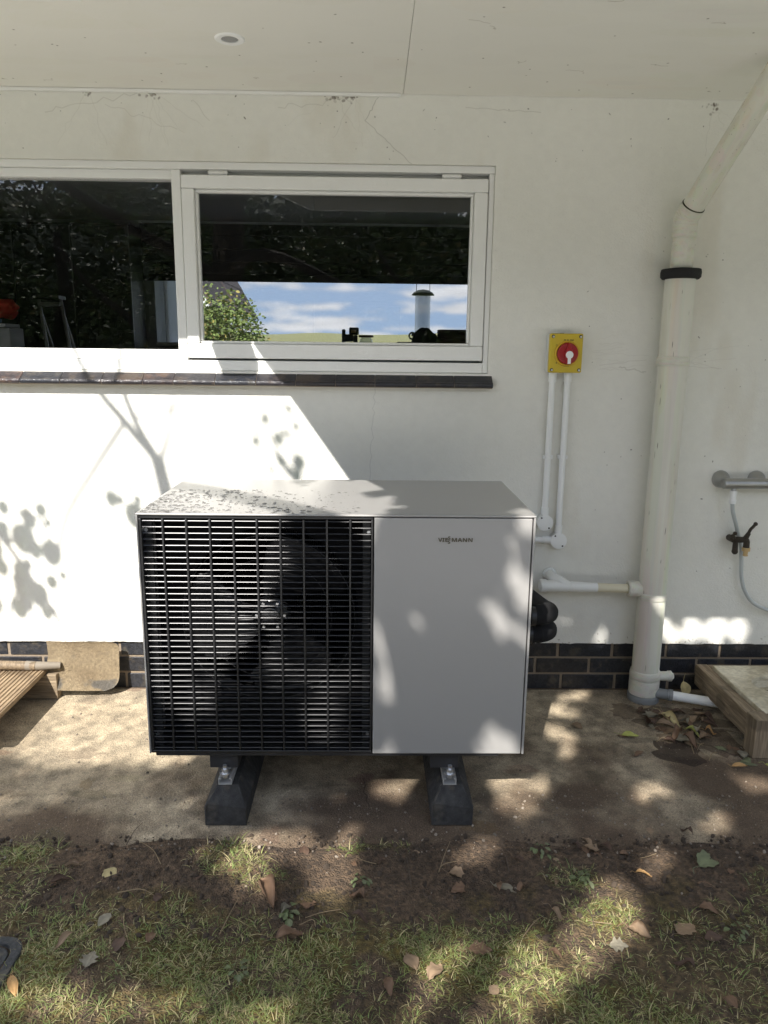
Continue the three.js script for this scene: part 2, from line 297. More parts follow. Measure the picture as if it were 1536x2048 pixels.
// ---------------------------------------------------------------- house
const house = thing('house', 'white rendered house wall with dark blue brick plinth, deep eaves and long window', 'house');
const WIN = { x0: -2.7, x1: 0.461, y0: 1.345, y1: 2.112 };
{
  const out = [], L = -4.2, R = 4.2;
  for (let i = 0; i <= 420; i++) { const x = lerp(L, R, i / 420); out.push([x, 0.209 + 0.007 * fbm(x * 21, 0.3, 3, 4) + 0.002 * hash(i, 1, 1)]); }
  out.push([R, 2.42], [L, 2.42]);
  const hole = [[WIN.x0, WIN.y0], [WIN.x0, WIN.y1], [WIN.x1, WIN.y1], [WIN.x1, WIN.y0]];
  const s = extrude(out, 0.238, 0, [hole]); s.translate(0, 0, -0.238);
  part('wall_render', s, M.render, house);
  part('mortar_bed', box(L, R, -0.3, 0.207, -0.2, -0.0175, 0), M.mortar, house);
  const r = rng(3);
  [[0.148, 0.2105, 1.047], [0.074, 0.139, 0.952], [-0.004, 0.065, 1.068]].forEach(([y0, y1, xj], row) => {
    for (let k = -17; k <= 10; k++) {
      const a = xj + k * 0.2345 + 0.005, b = a + 0.2245;
      part('brick', box(a + r() * 0.002, b - r() * 0.002, y0 + r() * 0.001, y1 - r() * 0.001, -0.115, -0.0125 + (r() - 0.5) * 0.003, 0.003, k + 40 + row * 50), M.bricks[Math.floor(r() * 4)], house);
    }
  });
  // room behind the window
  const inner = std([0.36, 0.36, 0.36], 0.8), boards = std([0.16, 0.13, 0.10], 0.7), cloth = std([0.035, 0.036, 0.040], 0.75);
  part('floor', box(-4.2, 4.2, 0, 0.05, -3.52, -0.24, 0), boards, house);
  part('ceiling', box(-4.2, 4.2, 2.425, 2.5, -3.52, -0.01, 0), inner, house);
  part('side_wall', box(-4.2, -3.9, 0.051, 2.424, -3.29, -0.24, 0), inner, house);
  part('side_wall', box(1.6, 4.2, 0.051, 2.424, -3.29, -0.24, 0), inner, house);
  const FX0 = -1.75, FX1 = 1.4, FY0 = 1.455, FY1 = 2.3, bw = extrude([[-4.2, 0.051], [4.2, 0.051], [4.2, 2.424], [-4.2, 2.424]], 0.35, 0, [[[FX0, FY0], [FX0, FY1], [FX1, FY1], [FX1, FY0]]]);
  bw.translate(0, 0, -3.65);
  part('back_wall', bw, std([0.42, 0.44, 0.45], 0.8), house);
  // far window of the room: frame and blind
  part('far_window_frame', join([box(FX0 + 0.001, FX1, FY0 + 0.001, FY0 + 0.03, -3.64, -3.58, 0.003), box(FX0 + 0.001, FX0 + 0.03, FY0 + 0.03, FY1, -3.64, -3.58, 0.003)]), M.whitePaint, house);
  part('far_pane', box(FX0 + 0.031, FX1 - 0.001, FY0 + 0.031, FY1 - 0.001, -3.612, -3.608, 0), phys([0.80, 0.81, 0.82], 0, { transmission: 1, thickness: 0, ior: 1.52 }), house);   // grey tinted glass
  part('inner_sill', box(FX0 + 0.001, FX1 - 0.001, FY0 + 0.0008, FY0 + 0.0295, -3.579, -3.26, 0.004), M.whitePaint, house);
  part('net_curtain', box(FX0 + 0.035, FX0 + 0.14, FY0 + 0.031, 2.29, -3.56, -3.557, 0.001), phys([0.85, 0.88, 0.92], 1, { transmission: 0.6, thickness: 0 }), house);
  const blind = part('window_blind', box(FX0 - 0.09, FX1 + 0.1, 1.964, 2.4, -3.285, -3.27, 0.004), cloth, house);
  for (const y of [2.02, 2.11, 2.21, 2.31]) part('blind_seam', box(FX0 - 0.088, FX1 + 0.098, y, y + 0.006, -3.269, -3.262, 0.002), cloth, blind);
  // eaves: two soffit panels, a bead against the wall, then the lower-lit porch canopy beyond them
  part('soffit_panel', box(-4.2, 0.1092, 2.35, 2.362, 0.002, 0.80, 0.001), M.soffit, house);
  part('soffit_panel', box(0.1105, 4.2, 2.3488, 2.3605, 0.002, 0.80, 0.001), M.soffit, house);
  part('soffit_bead', box(-4.2, 0.1, 2.338, 2.3495, 0.001, 0.014, 0.003), M.whitePaint, house);
  part('roof_slab', box(-4.3, 4.3, 2.5005, 2.66, -3.7, 0.83, 0.01), std([0.08, 0.08, 0.08], 0.9), house);
  part('fascia_board', box(-4.3, -0.762, 2.31, 2.5, 0.801, 0.83, 0.002), M.whitePaint, house);
  const plan = (pts, y0, y1) => { const g = extrude(pts, y1 - y0); g.rotateX(Math.PI / 2).translate(0, y1, 0); return metreUV(g, 1); };   // the porch roof leaves the eaves at a slant
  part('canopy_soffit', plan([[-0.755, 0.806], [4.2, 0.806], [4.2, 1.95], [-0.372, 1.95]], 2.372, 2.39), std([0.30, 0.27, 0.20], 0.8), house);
  part('canopy_deck', plan([[-0.755, 0.832], [4.2, 0.832], [4.2, 1.95], [-0.372, 1.95]], 2.3905, 2.5), std([0.08, 0.08, 0.08], 0.9), house);
  part('canopy_fascia', box(-0.366, 4.2, 2.30, 2.5, 1.9505, 1.975, 0.003), M.whitePaint, house);
  part('canopy_fascia', plan([[-0.775, 0.834], [-0.7565, 0.834], [-0.3735, 1.975], [-0.392, 1.975]], 2.30, 2.5), M.whitePaint, house);
  part('gutter_end', box(-0.94, -0.80, 2.29, 2.38, 0.832, 0.99, 0.02), M.whitePaint, house);
}

// window: white painted timber, fixed light on one side and a top-hung casement on the other
{
  const w = new THREE.Group(); w.name = 'window'; w.userData.label = 'long white timber window with a fixed light and a top hung casement'; house.add(w);
  const F = (...a) => part('frame', box(...a), M.whitePaint, w);
  F(WIN.x0 + 0.001, 0.4605, 2.086, 2.1115, -0.10, -0.012, 0.003);                   // head
  F(WIN.x0 + 0.001, -0.757, 2.054, 2.0855, -0.095, -0.03, 0.004);
  F(0.4405, 0.4605, 1.3455, 2.0855, -0.10, -0.014, 0.003);                           // jamb
  F(WIN.x0 + 0.001, 0.44, 1.3455, 1.386, -0.10, -0.010, 0.004);                      // bottom rail
  F(WIN.x0 + 0.001, -0.757, 1.3865, 1.426, -0.095, -0.024, 0.005);
  F(-0.7565, -0.7215, 1.3865, 2.0855, -0.10, -0.016, 0.004);                         // mullion
  part('frame', box(-0.721, 0.44, 2.0855 - 0.016, 2.0855, -0.10, -0.06, 0.002), M.whitePaint, w);
  part('pane', box(WIN.x0 + 0.002, -0.758, 1.4265, 2.0535, -0.064, -0.060, 0), M.glass, w);
  const S = (...a) => part('casement_frame', box(...a), M.whitePaint, w);
  S(-0.7185, 0.4375, 2.018, 2.066, -0.068, -0.006, 0.005); S(-0.7185, 0.4375, 1.394, 1.450, -0.068, -0.006, 0.005);
  S(-0.7185, -0.671, 1.4505, 2.0175, -0.068, -0.006, 0.005); S(0.386, 0.4375, 1.4505, 2.0175, -0.068, -0.006, 0.005);
  const bead = (...a) => part('glazing_bead', box(...a), M.whitePaint, w);
  bead(-0.6705, 0.3855, 2.006, 2.0175, -0.05, -0.022, 0.004); bead(-0.6705, 0.3855, 1.4505, 1.461, -0.05, -0.022, 0.004);
  bead(-0.6705, -0.66, 1.4615, 2.0055, -0.05, -0.022, 0.004); bead(0.375, 0.3855, 1.4615, 2.0055, -0.05, -0.022, 0.004);
  part('casement_pane', box(-0.6595, 0.3745, 1.4615, 2.0055, -0.044, -0.040, 0), M.glass, w);
  for (const x of [-0.58, 0.298]) { part('hinge', join([box(x - 0.034, x + 0.034, 2.0665, 2.0845, -0.045, -0.016, 0.002), rod(V(x - 0.036, 2.0755, -0.012), V(x + 0.036, 2.0755, -0.012), 0.005, 0.005, 12)]), M.whitePaint, w); }
  // sill of dark quarry tiles with a rounded nose, mortar joints between
  const joints = [-2.6, -2.445, -2.29, -2.135, -1.98, -1.825, -1.67, -1.515, -1.36, -1.206, -1.046, -0.888, -0.769, -0.609, -0.449, -0.295, -0.139, 0.015, 0.176, 0.326, 0.4775];
  const prof = []; for (let i = 0; i <= 8; i++) { const a = Math.PI / 2 - i / 8 * Math.PI; prof.push([0.036 + Math.cos(a) * 0.010, 1.301 + Math.sin(a) * 0.0105]); }
  const outline = [[-0.012, 1.2905], [-0.012, 1.3445], ...prof];
  const r = rng(15), bed = outline.map(([z, y]) => [z - 0.003, y - 0.002]);
  const place = (pts, x0, x1, bev) => { const g = extrude(pts, x1 - x0, bev); g.rotateY(Math.PI / 2).scale(1, 1, -1); const i = g.index; const p = g.attributes.position; g.translate(x0, 0, 0); const n = p.count; for (let k = 0; k < n; k += 3) for (const at of [g.attributes.position, g.attributes.normal, g.attributes.uv]) { const s = at.itemSize; for (let c = 0; c < s; c++) { const t = at.array[(k + 1) * s + c]; at.array[(k + 1) * s + c] = at.array[(k + 2) * s + c]; at.array[(k + 2) * s + c] = t; } } g.computeVertexNormals(); return metreUV(g, 1, Math.floor(x0 * 100) + 500); };
  part('sill_mortar', place(bed, joints[0], 0.475, 0), M.mortar, w);
  for (let i = 1; i < joints.length; i++) part('sill_tile', place(outline, joints[i - 1] + 0.0022, joints[i] - 0.0022, 0.0015), M.tiles[[1, 0, 3, 2, 0, 2, 3, 1, 2, 0, 3, 1, 0, 2, 0, 3, 0, 2, 0, 2][i - 1]], w);
}

// recessed downlight in the soffit
{
  const d = thing('downlight', 'small round white downlight recessed in the soffit', 'downlight', [-0.437, 2.35, 0.472]);
  part('trim_ring', lathe([[0.026, -0.003], [0.040, -0.005], [0.0455, -0.002], [0.0455, 0.004], [0.026, 0.004], [0.026, -0.003]], 40), std([0.92, 0.92, 0.92], 0.3), d);
  part('diffuser', lathe([[0.0001, -0.0005], [0.0255, -0.0005], [0.0255, 0.004], [0.0001, 0.004]], 32), std([0.34, 0.34, 0.34], 0.5), d);
}

// ---------------------------------------------------------------- heat pump
const X0 = -0.667, X1 = 0.477, ZF = 0.916, ZB = 0.324, YT = 0.971, YB = 0.222, XM = 0.012;
{
  const hp = thing('heat_pump', 'silver grey heat pump outdoor unit with black louvred grille on rubber feet', 'heat pump', [0, 0, 0]);
  const metal = phys([0.312, 0.304, 0.29], 0.45, { clearcoat: 0.9, clearcoatRoughness: 0.3, bumpMap: reuse(noiseBump, 5), bumpScale: 0.00012 });
  const black = phys([0.013, 0.013, 0.014], 0.38, { clearcoat: 0.45, clearcoatRoughness: 0.34 });
  const pit = phys([0.007, 0.007, 0.008], 0.75, { specularIntensity: 0.4 });
  part('top_panel', box(X0, X1, YT - 0.006, YT, ZB, ZF + 0.002, 0.0025), metal, hp);
  part('side_panel', box(X0 + 0.001, X0 + 0.0055, YB, YT - 0.0065, ZB, ZF, 0.001), metal, hp);
  part('side_panel', box(X1 - 0.0075, X1 - 0.001, YB, YT - 0.0065, ZB, ZF, 0.001), metal, hp);
  part('rear_panel', box(X0 + 0.006, X1 - 0.008, YB, YT - 0.0065, ZB, ZB + 0.006, 0), pit, hp);
  const fp = part('front_panel', box(XM, X1 - 0.0105, YB, YT - 0.009, ZF - 0.02, ZF - 0.001, 0.0025), metal, hp);
  part('partition', box(XM - 0.012, XM - 0.003, YB + 0.002, YT - 0.007, ZB + 0.007, ZF - 0.03, 0), pit, hp);
  part('base_tray', box(X0 + 0.016, X1 - 0.075, 0.2075, 0.2215, ZB + 0.03, ZF - 0.012, 0.003), M.darkMetal, hp);
  part('inner_floor', box(X0 + 0.007, XM - 0.013, YB + 0.001, YB + 0.006, ZB + 0.007, ZF - 0.03, 0), std([0.03, 0.03, 0.03], 0.45), hp);
  // badge
  const font = await new FontLoader().loadAsync('fonts/droid/droid_sans_bold.typeface.json');
  const word = (t, size, x, y, sx = 1) => { const g = new TextGeometry(t, { font, size, depth: 0.002, curveSegments: 4 }); g.scale(sx, 1, 1).translate(x, y, ZF - 0.0008); return g; };
  part('badge', join([word('VIE', 0.0112, 0.196, 0.893, 1.2), word('S', 0.0098, 0.2235, 0.8992, 1.15), word('S', 0.0098, 0.2235, 0.8872, 1.15), word('MANN', 0.0112, 0.2335, 0.893, 1.3)]), std([0.085, 0.075, 0.05], 0.4, { metalness: 0.4 }), fp);
  // grille: frame, 40 slats with rounded noses, nine upright bars in front of them
  const gr = new THREE.Group(); gr.name = 'grille'; hp.add(gr);
  const GX0 = X0 + 0.006, GX1 = XM - 0.003, GY0 = YB, GY1 = YT - 0.008;
  part('grille_frame', join([box(GX0, GX1, GY1 - 0.008, GY1, ZF - 0.032, ZF - 0.004, 0.002), box(GX0, GX1, GY0, GY0 + 0.008, ZF - 0.032, ZF - 0.004, 0.002), box(GX0, GX0 + 0.008, GY0 + 0.0085, GY1 - 0.0085, ZF - 0.032, ZF - 0.004, 0.002), box(GX1 - 0.006, GX1, GY0 + 0.0085, GY1 - 0.0085, ZF - 0.032, ZF - 0.004, 0.002)]), black, gr);
  const sg = extrude([[-0.026, -0.0034], [-0.026, -0.0018], [-0.0112, 0.0005], [-0.0103, 0.0005], [-0.0095, -0.0009], [-0.0097, -0.0014], [-0.011, -0.0017]], GX1 - GX0 - 0.0145);
  sg.rotateY(-Math.PI / 2).scale(1, 1, 1).translate(0, 0, 0);
  { const p = sg.attributes.position; for (let i = 0; i < p.count; i++) { const x = p.getX(i), z = p.getZ(i); p.setXYZ(i, -x + GX0 + 0.0083, p.getY(i), z); } }
  // shape x (depth, negative) becomes z through the turn above
  for (let k = 0; k < sg.attributes.position.count; k += 3) for (const c of [0, 1, 2]) { const a = sg.attributes.position.array, t = a[(k + 1) * 3 + c]; a[(k + 1) * 3 + c] = a[(k + 2) * 3 + c]; a[(k + 2) * 3 + c] = t; }
  sg.computeVertexNormals();
  for (let i = 0; i < 40; i++) { const s = part('slat', sg, black, gr); s.position.set(0, lerp(0.9475, 0.237, i / 39), ZF); }
  const barGeo = box(-0.0028, 0.0028, GY0 + 0.009, GY1 - 0.009, ZF - 0.013, ZF - 0.0035, 0.0012);
  for (let i = 1; i < 10; i++) { const b = part('upright_bar', barGeo, black, gr); b.position.x = GX0 + (GX1 - GX0) * i / 10 + 0.001; }
  for (const [x, y] of [[GX0 + 0.013, 0.915], [GX1 - 0.013, 0.912], [GX1 - 0.013, 0.272], [GX0 + 0.013, 0.27]]) part('screw', rod(V(x, y, ZF - 0.034), V(x, y, ZF - 0.0295), 0.005, 0.005, 12), M.zinc, gr);
  for (const x of [GX0 + 0.0005, GX1 - 0.03]) part('grille_flange', box(x, x + 0.0295, GY0 + 0.008, GY1 - 0.008, ZF - 0.044, ZF - 0.0335, 0.001), std([0.022, 0.023, 0.024], 0.5), gr);
  // fan shroud, fan and coil behind the grille
  const FC = V(-0.306, 0.625, 0.78), FR = 0.258;
  const ring = []; for (let i = 0; i < 64; i++) { const a = -i / 64 * 6.2832; ring.push([FC.x + Math.cos(a) * (FR + 0.012), FC.y + Math.sin(a) * (FR + 0.012)]); }
  const sh = extrude([[X0 + 0.008, YB + 0.008], [XM - 0.014, YB + 0.008], [XM - 0.014, YT - 0.009], [X0 + 0.008, YT - 0.009]], 0.004, 0, [ring]); sh.translate(0, 0, FC.z - 0.03);
  part('fan_shroud', sh, pit, hp);
  const fan = new THREE.Group(); fan.name = 'fan'; fan.position.copy(FC); hp.add(fan);
  const gloss = phys([0.016, 0.016, 0.017], 0.22, { clearcoat: 0.35, clearcoatRoughness: 0.2 });
  const hub = lathe([[0.0001, 0.034], [0.022, 0.033], [0.03, 0.027], [0.036, 0.02], [0.052, 0.016], [0.06, 0.005], [0.062, -0.03], [0.0001, -0.03]], 36); hub.rotateX(Math.PI / 2);
  part('hub', hub, gloss, fan);
  for (let i = 0; i < 6; i++) { const a = i / 6 * 6.2832; part('hub_screw', rod(V(Math.cos(a) * 0.043, Math.sin(a) * 0.043, 0.016), V(Math.cos(a) * 0.043, Math.sin(a) * 0.043, 0.023), 0.0045, 0.0045, 8), M.zinc, fan); }
  const blade = (() => {
    const nu = 22, nv = 26, p = [], ix = [];
    for (let s = 0; s < 2; s++) for (let j = 0; j <= nv; j++) for (let i = 0; i <= nu; i++) {
      const t = j / nv, r = lerp(0.058, FR, t), wide = lerp(0.62, 0.66, t) * (1 - 0.25 * smooth(0.85, 1, t)), a = -0.35 * t + (i / nu - 0.5) * wide * 2, cam = 0.05 * (i / nu - 0.5) * (1.25 - 0.5 * t) + 0.008 * Math.sin(i / nu * Math.PI);
      const rib = 0.0016 * Math.sin(t * 52) * smooth(0.1, 0.25, t);
      p.push(Math.cos(a) * r, Math.sin(a) * r, cam + rib + (s ? -0.004 : 0));
    }
    const at = (s, i, j) => s * (nu + 1) * (nv + 1) + j * (nu + 1) + i;
    for (let j = 0; j < nv; j++) for (let i = 0; i < nu; i++) { ix.push(at(0, i, j), at(0, i, j + 1), at(0, i + 1, j), at(0, i + 1, j), at(0, i, j + 1), at(0, i + 1, j + 1)); ix.push(at(1, i, j), at(1, i + 1, j), at(1, i, j + 1), at(1, i + 1, j), at(1, i + 1, j + 1), at(1, i, j + 1)); }
    for (let j = 0; j < nv; j++) for (const i of [0, nu]) ix.push(at(0, i, j), at(1, i, j), at(0, i, j + 1), at(1, i, j), at(1, i, j + 1), at(0, i, j + 1));
    for (let i = 0; i < nu; i++) ix.push(at(0, i, nv), at(0, i + 1, nv), at(1, i, nv), at(1, i, nv), at(0, i + 1, nv), at(1, i + 1, nv));
    const g = new THREE.BufferGeometry(); g.setAttribute('position', new THREE.Float32BufferAttribute(p, 3)); g.setIndex(ix); g.computeVertexNormals(); return g;
  })();
  const vane = phys([0.009, 0.009, 0.010], 0.4, { specularIntensity: 0.55 });
  for (const a of [200, 305, 70].map((d) => d * Math.PI / 180)) { const b = part('blade', blade, vane, fan); b.rotation.z = a; }
  const guard = []; for (const [r, w] of [[0.262, 0.0016], [0.19, 0.0012]]) { const t = new THREE.TorusGeometry(r, w, 6, 72); t.translate(FC.x, FC.y, FC.z + 0.052); guard.push(t); }
  part('guard_ring', join(guard), M.darkMetal, hp);
  const fins = []; for (let i = 0; i < 90; i++) { const x = lerp(X0 + 0.03, XM - 0.04, i / 89); fins.push(new THREE.BoxGeometry(0.0012, 0.66, 0.02).translate(x, 0.6, ZB + 0.03)); }
  const coil = part('coil', box(X0 + 0.02, XM - 0.03, 0.25, 0.94, ZB + 0.0065, ZB + 0.018, 0), pit, hp);
  part('coil_fins', join(fins.map((g) => g)), std([0.03, 0.03, 0.03], 0.5, { metalness: 0.6 }), coil);
  // brackets that stand on the feet, and a drain nozzle with its drip
  for (const x of [-0.4465, 0.235]) {
    const b = part('leg_bracket', join([box(x - 0.044, x + 0.044, 0.160, 0.207, ZF - 0.11, ZF - 0.024, 0.003), box(x - 0.05, x + 0.05, 0.160, 0.207, ZB + 0.08, ZB + 0.165, 0.003), box(x - 0.045, x + 0.045, 0.196, 0.2068, ZB + 0.166, ZF - 0.111, 0.002)]), M.darkMetal, hp);
    b.userData.label = 'black steel leg bracket';
  }
  part('drain_nozzle', join([rod(V(-0.02, 0.2073, 0.74), V(-0.02, 0.188, 0.74), 0.012, 0.010, 16), rod(V(-0.02, 0.1878, 0.74), V(-0.02, 0.178, 0.74), 0.0075, 0.0075, 14)]), M.zinc, hp);
}

// rubber feet
for (const [x, which] of [[-0.4355, 'black recycled rubber foot under the louvred half of the heat pump'], [0.2585, 'black recycled rubber foot under the plain panel of the heat pump']]) {
  const f = thing('rubber_foot', which, 'rubber foot', [x, 0, 0.62], 'rubber feet of the heat pump');
  const rub = std([0.016, 0.016, 0.016], 0.92, { bumpMap: reuse(gritBump, 5), bumpScale: 0.003, map: reuse(tex(256, 256, (u, v, a, b) => { const h = hash(a, b, 3), n = fbm(u * 20, v * 20, 3, 3, 20), d = smooth(0.5, 0.75, fbm(u * 6, v * 6, 4, 8, 6)); const k = 0.55 + 0.35 * n + (h > 0.985 ? 0.4 : 0); return [k + d * 0.22, k + d * 0.17, k + d * 0.1]; }), 4) });
  rub.color.setRGB(0.085, 0.083, 0.08);
  const sec = [[-0.063, 0.001], [0.063, 0.001], [0.0645, 0.062], [0.058, 0.074], [0.037, 0.109], [0.032, 0.114], [-0.032, 0.114], [-0.037, 0.109], [-0.058, 0.074], [-0.0645, 0.062]];
  const g = extrude(sec, 0.62, 0.004); g.translate(0, 0, -0.29);
  const p = g.attributes.position;                       // ends lean inwards towards the top
  for (let i = 0; i < p.count; i++) { const z = p.getZ(i), y = p.getY(i); p.setZ(i, z - Math.sign(z) * smooth(0.058, 0.114, y) * 0.042); }
  g.computeVertexNormals();
  part('rubber_block', metreUV(g, 1), rub, f);
  const ch = extrude([[-0.0205, 0], [0.0205, 0], [0.0205, 0.021], [0.012, 0.021], [0.012, 0.0185], [0.018, 0.0185], [0.018, 0.0025], [-0.018, 0.0025], [-0.018, 0.0185], [-0.012, 0.0185], [-0.012, 0.021], [-0.0205, 0.021]], 0.542); ch.translate(-0.006, 0.1145, -0.25);
  part('mounting_rail', ch, M.aluminium, f);
  for (const z of [0.23, -0.17]) {
    part('nut', rod(V(-0.006, 0.1357, z), V(-0.006, 0.1475, z), 0.0115, 0.0115, 6), M.zinc, f);
    part('washer', rod(V(-0.006, 0.1477, z), V(-0.006, 0.1595, z), 0.018, 0.018, 24), M.zinc, f);
  }
  const b = part('bolt', join([rod(V(-0.006, 0.1357, 0.284), V(-0.006, 0.149, 0.284), 0.008, 0.008, 14), rod(V(-0.006, 0.1492, 0.284), V(-0.006, 0.153, 0.284), 0.0175, 0.0175, 24), rod(V(-0.006, 0.1532, 0.284), V(-0.006, 0.166, 0.284), 0.0125, 0.0115, 6), rod(V(-0.006, 0.1662, 0.284), V(-0.006, 0.176, 0.284), 0.0065, 0.0065, 12)]), M.zinc, f);
}

// rain beads left on the lid
{
  const r = rng(8), list = [];
  for (let i = 0; i < 900; i++) {
    const x = X0 + 0.012 + Math.pow(r(), 1.7) * 0.62, z = ZF - 0.012 - Math.pow(r(), 1.35) * 0.36;
    if (r() > 1.15 - (x - X0) * 1.3) continue;
    list.push([x, z, 0.0012 + Math.pow(r(), 2.2) * 0.0048, r()]);
  }
  const g = new THREE.SphereGeometry(1, 10, 5, 0, Math.PI * 2, 0, Math.PI / 2);
  const o = new THREE.InstancedMesh(g, phys([1, 1, 1], 0.02, { transmission: 1, thickness: 0.002, ior: 1.33 }), list.length), m = new THREE.Matrix4(), q = new THREE.Quaternion();
  list.forEach(([x, z, s, t], i) => { m.compose(V(x, YT + 0.0002, z), q.setFromAxisAngle(V(0, 1, 0), t * 6), V(s * (1 + t * 1.1), s * 0.42, s)); o.setMatrixAt(i, m); });
  o.name = 'water_droplets'; o.castShadow = o.receiveShadow = true; scene.add(o); tag(o, 'clear rain droplets beaded on the heat pump lid', 'droplets', undefined, 'stuff');
}

// ---------------------------------------------------------------- switch, conduits
{
  const t = thing('isolator_switch', 'yellow rotary isolator switch with red dial mounted on the white wall', 'switch', [0.751, 1.428, 0]);
  const yel = std([0.62, 0.46, 0.03], 0.38);
  part('back_box', box(-0.0655, 0.0615, -0.074, 0.0735, 0.001, 0.036, 0.006), std([0.62, 0.63, 0.62], 0.4), t);
  const lid = part('lid', box(-0.0645, 0.0645, -0.0745, 0.0745, 0.0362, 0.062, 0.007), yel, t);
  for (const [x, y] of [[-0.053, 0.063], [0.053, 0.063], [-0.053, -0.063], [0.053, -0.063]]) { part('lid_screw', rod(V(x, y, 0.0615), V(x, y, 0.0632), 0.0064, 0.0064, 16), M.darkMetal, lid); part('screw_head', rod(V(x + 0.001, y - 0.001, 0.0632), V(x + 0.001, y - 0.001, 0.0645), 0.004, 0.004, 10), M.zinc, lid); }
  const ring = lathe([[0.041, 0], [0.0475, 0], [0.0475, 0.006], [0.045, 0.009], [0.041, 0.009], [0.041, 0]], 48); ring.rotateX(Math.PI / 2).translate(0.003, -0.001, 0.0622);
  part('dial_ring', ring, std([0.66, 0.42, 0.03], 0.35), t);
  const dial = lathe([[0.0001, 0.019], [0.036, 0.019], [0.0405, 0.014], [0.0408, 0], [0.0001, 0]], 48); dial.rotateX(Math.PI / 2).translate(0.003, -0.001, 0.0623);
  const red = std([0.36, 0.012, 0.014], 0.3);
  part('dial', dial, red, t);
  const gp = extrude([[-0.011, -0.036], [0.011, -0.036], [0.014, 0.0], [0.0025, 0.038], [-0.0025, 0.038], [-0.014, 0]], 0.016, 0.003); gp.translate(0.003, -0.001, 0.0815);
  part('dial_grip', gp, red, t);
  const key = []; for (let i = 0; i <= 24; i++) { const a = -1.15 + i / 24 * (Math.PI + 2.3); key.push([Math.cos(a) * 0.0145, Math.sin(a) * 0.0145]); } key.push([-0.006, -0.0335], [0.006, -0.0335]);
  const kg = extrude(key, 0.004, 0.001); kg.translate(0.004, -0.006, 0.0977);
  part('lock_slide', kg, M.whitePlastic, t);
  const printMap = canvasTex(256, 256, (g, w, h) => {
    g.fillStyle = 'rgb(206,180,50)'; g.fillRect(0, 0, w, h); g.fillStyle = 'rgb(60,52,14)'; const r = rng(6);
    for (let x = 96; x < 196; x += 9) if (Math.abs(x - 123) > 3 && Math.abs(x - 150) > 3) g.fillRect(x, 8 + r() * 2, 6.5, 10 + r() * 3);
    g.font = '26px sans-serif'; g.fillText('O', 12, 68); g.fillStyle = 'rgba(90,78,20,0.8)'; g.fillRect(22, 206, 14, 12); g.fillRect(108, 222, 70, 4); g.fillRect(108, 238, 58, 4);
  });
  const pl = new THREE.PlaneGeometry(0.108, 0.118); pl.translate(0, 0, 0.0622);
  // printed film under the dial
  const film = part('printed_film', extrude([[-0.046, -0.056], [0.046, -0.056], [0.046, 0.056], [-0.046, 0.056]], 0.0004), yel.clone(), lid); film.position.z = 0.0622;
  film.material.map = printMap; film.material.color.setRGB(1, 1, 1); printMap.repeat.set(1 / 0.092, 1 / 0.112); printMap.offset.set(0.5, 0.5);
  part('knockout_cap', rod(V(-0.01, 0.0735, 0.022), V(-0.01, 0.077, 0.022), 0.008, 0.008, 16), M.greyPlastic, t);
}
function conduit(label, x, y, parts) {
  const t = thing('conduit', label, 'conduit', [x, y, 0], 'conduits below the isolator switch');
  part('conduit_tube', rod(V(0, 0.03, 0.022), V(0, 1.352 - y, 0.022), 0.0122, 0.0122, 20, false), M.whitePlastic, t);
  part('coupler', rod(V(0, 1.318 - y, 0.022), V(0, 1.3535 - y, 0.022), 0.0158, 0.0158, 20), M.whitePlastic, t);
  part('coupler', rod(V(0, 0.031, 0.022), V(0, 0.062, 0.022), 0.0152, 0.0152, 20), M.whitePlastic, t);
  part('saddle_clip', box(-0.019, 0.019, 1.011 - y, 1.026 - y, 0.001, 0.026, 0.002), M.whitePlastic, t);
  const bx = lathe([[0.0001, 0], [0.0315, 0], [0.0315, 0.038], [0.033, 0.039], [0.033, 0.042], [0.0001, 0.043]], 40); bx.rotateX(Math.PI / 2).translate(0, 0, 0.0006);
  const b = part('junction_box', bx, M.whitePlastic, t);
  for (const s of [-1, 1]) part('box_screw', rod(V(s * 0.016, -s * 0.021, 0.0425), V(s * 0.016, -s * 0.021, 0.0445), 0.0036, 0.0036, 10), M.darkMetal, b);
  for (const g of parts) part('side_spur', g, M.whitePlastic, t);
}
conduit('white plastic conduit ending at the upper round box beside the heat pump', 0.713, 0.751, [rod(V(-0.032, 0, 0.022), V(-0.34, 0, 0.022), 0.0122, 0.0122, 18)]);
conduit('white plastic conduit ending at the lower round box with a side spur', 0.773, 0.676, [rod(V(-0.03, 0, 0.022), V(-0.38, 0, 0.022), 0.0122, 0.0122, 18), rod(V(-0.03, 0, 0.022), V(-0.062, 0, 0.022), 0.0152, 0.0152, 18)]);

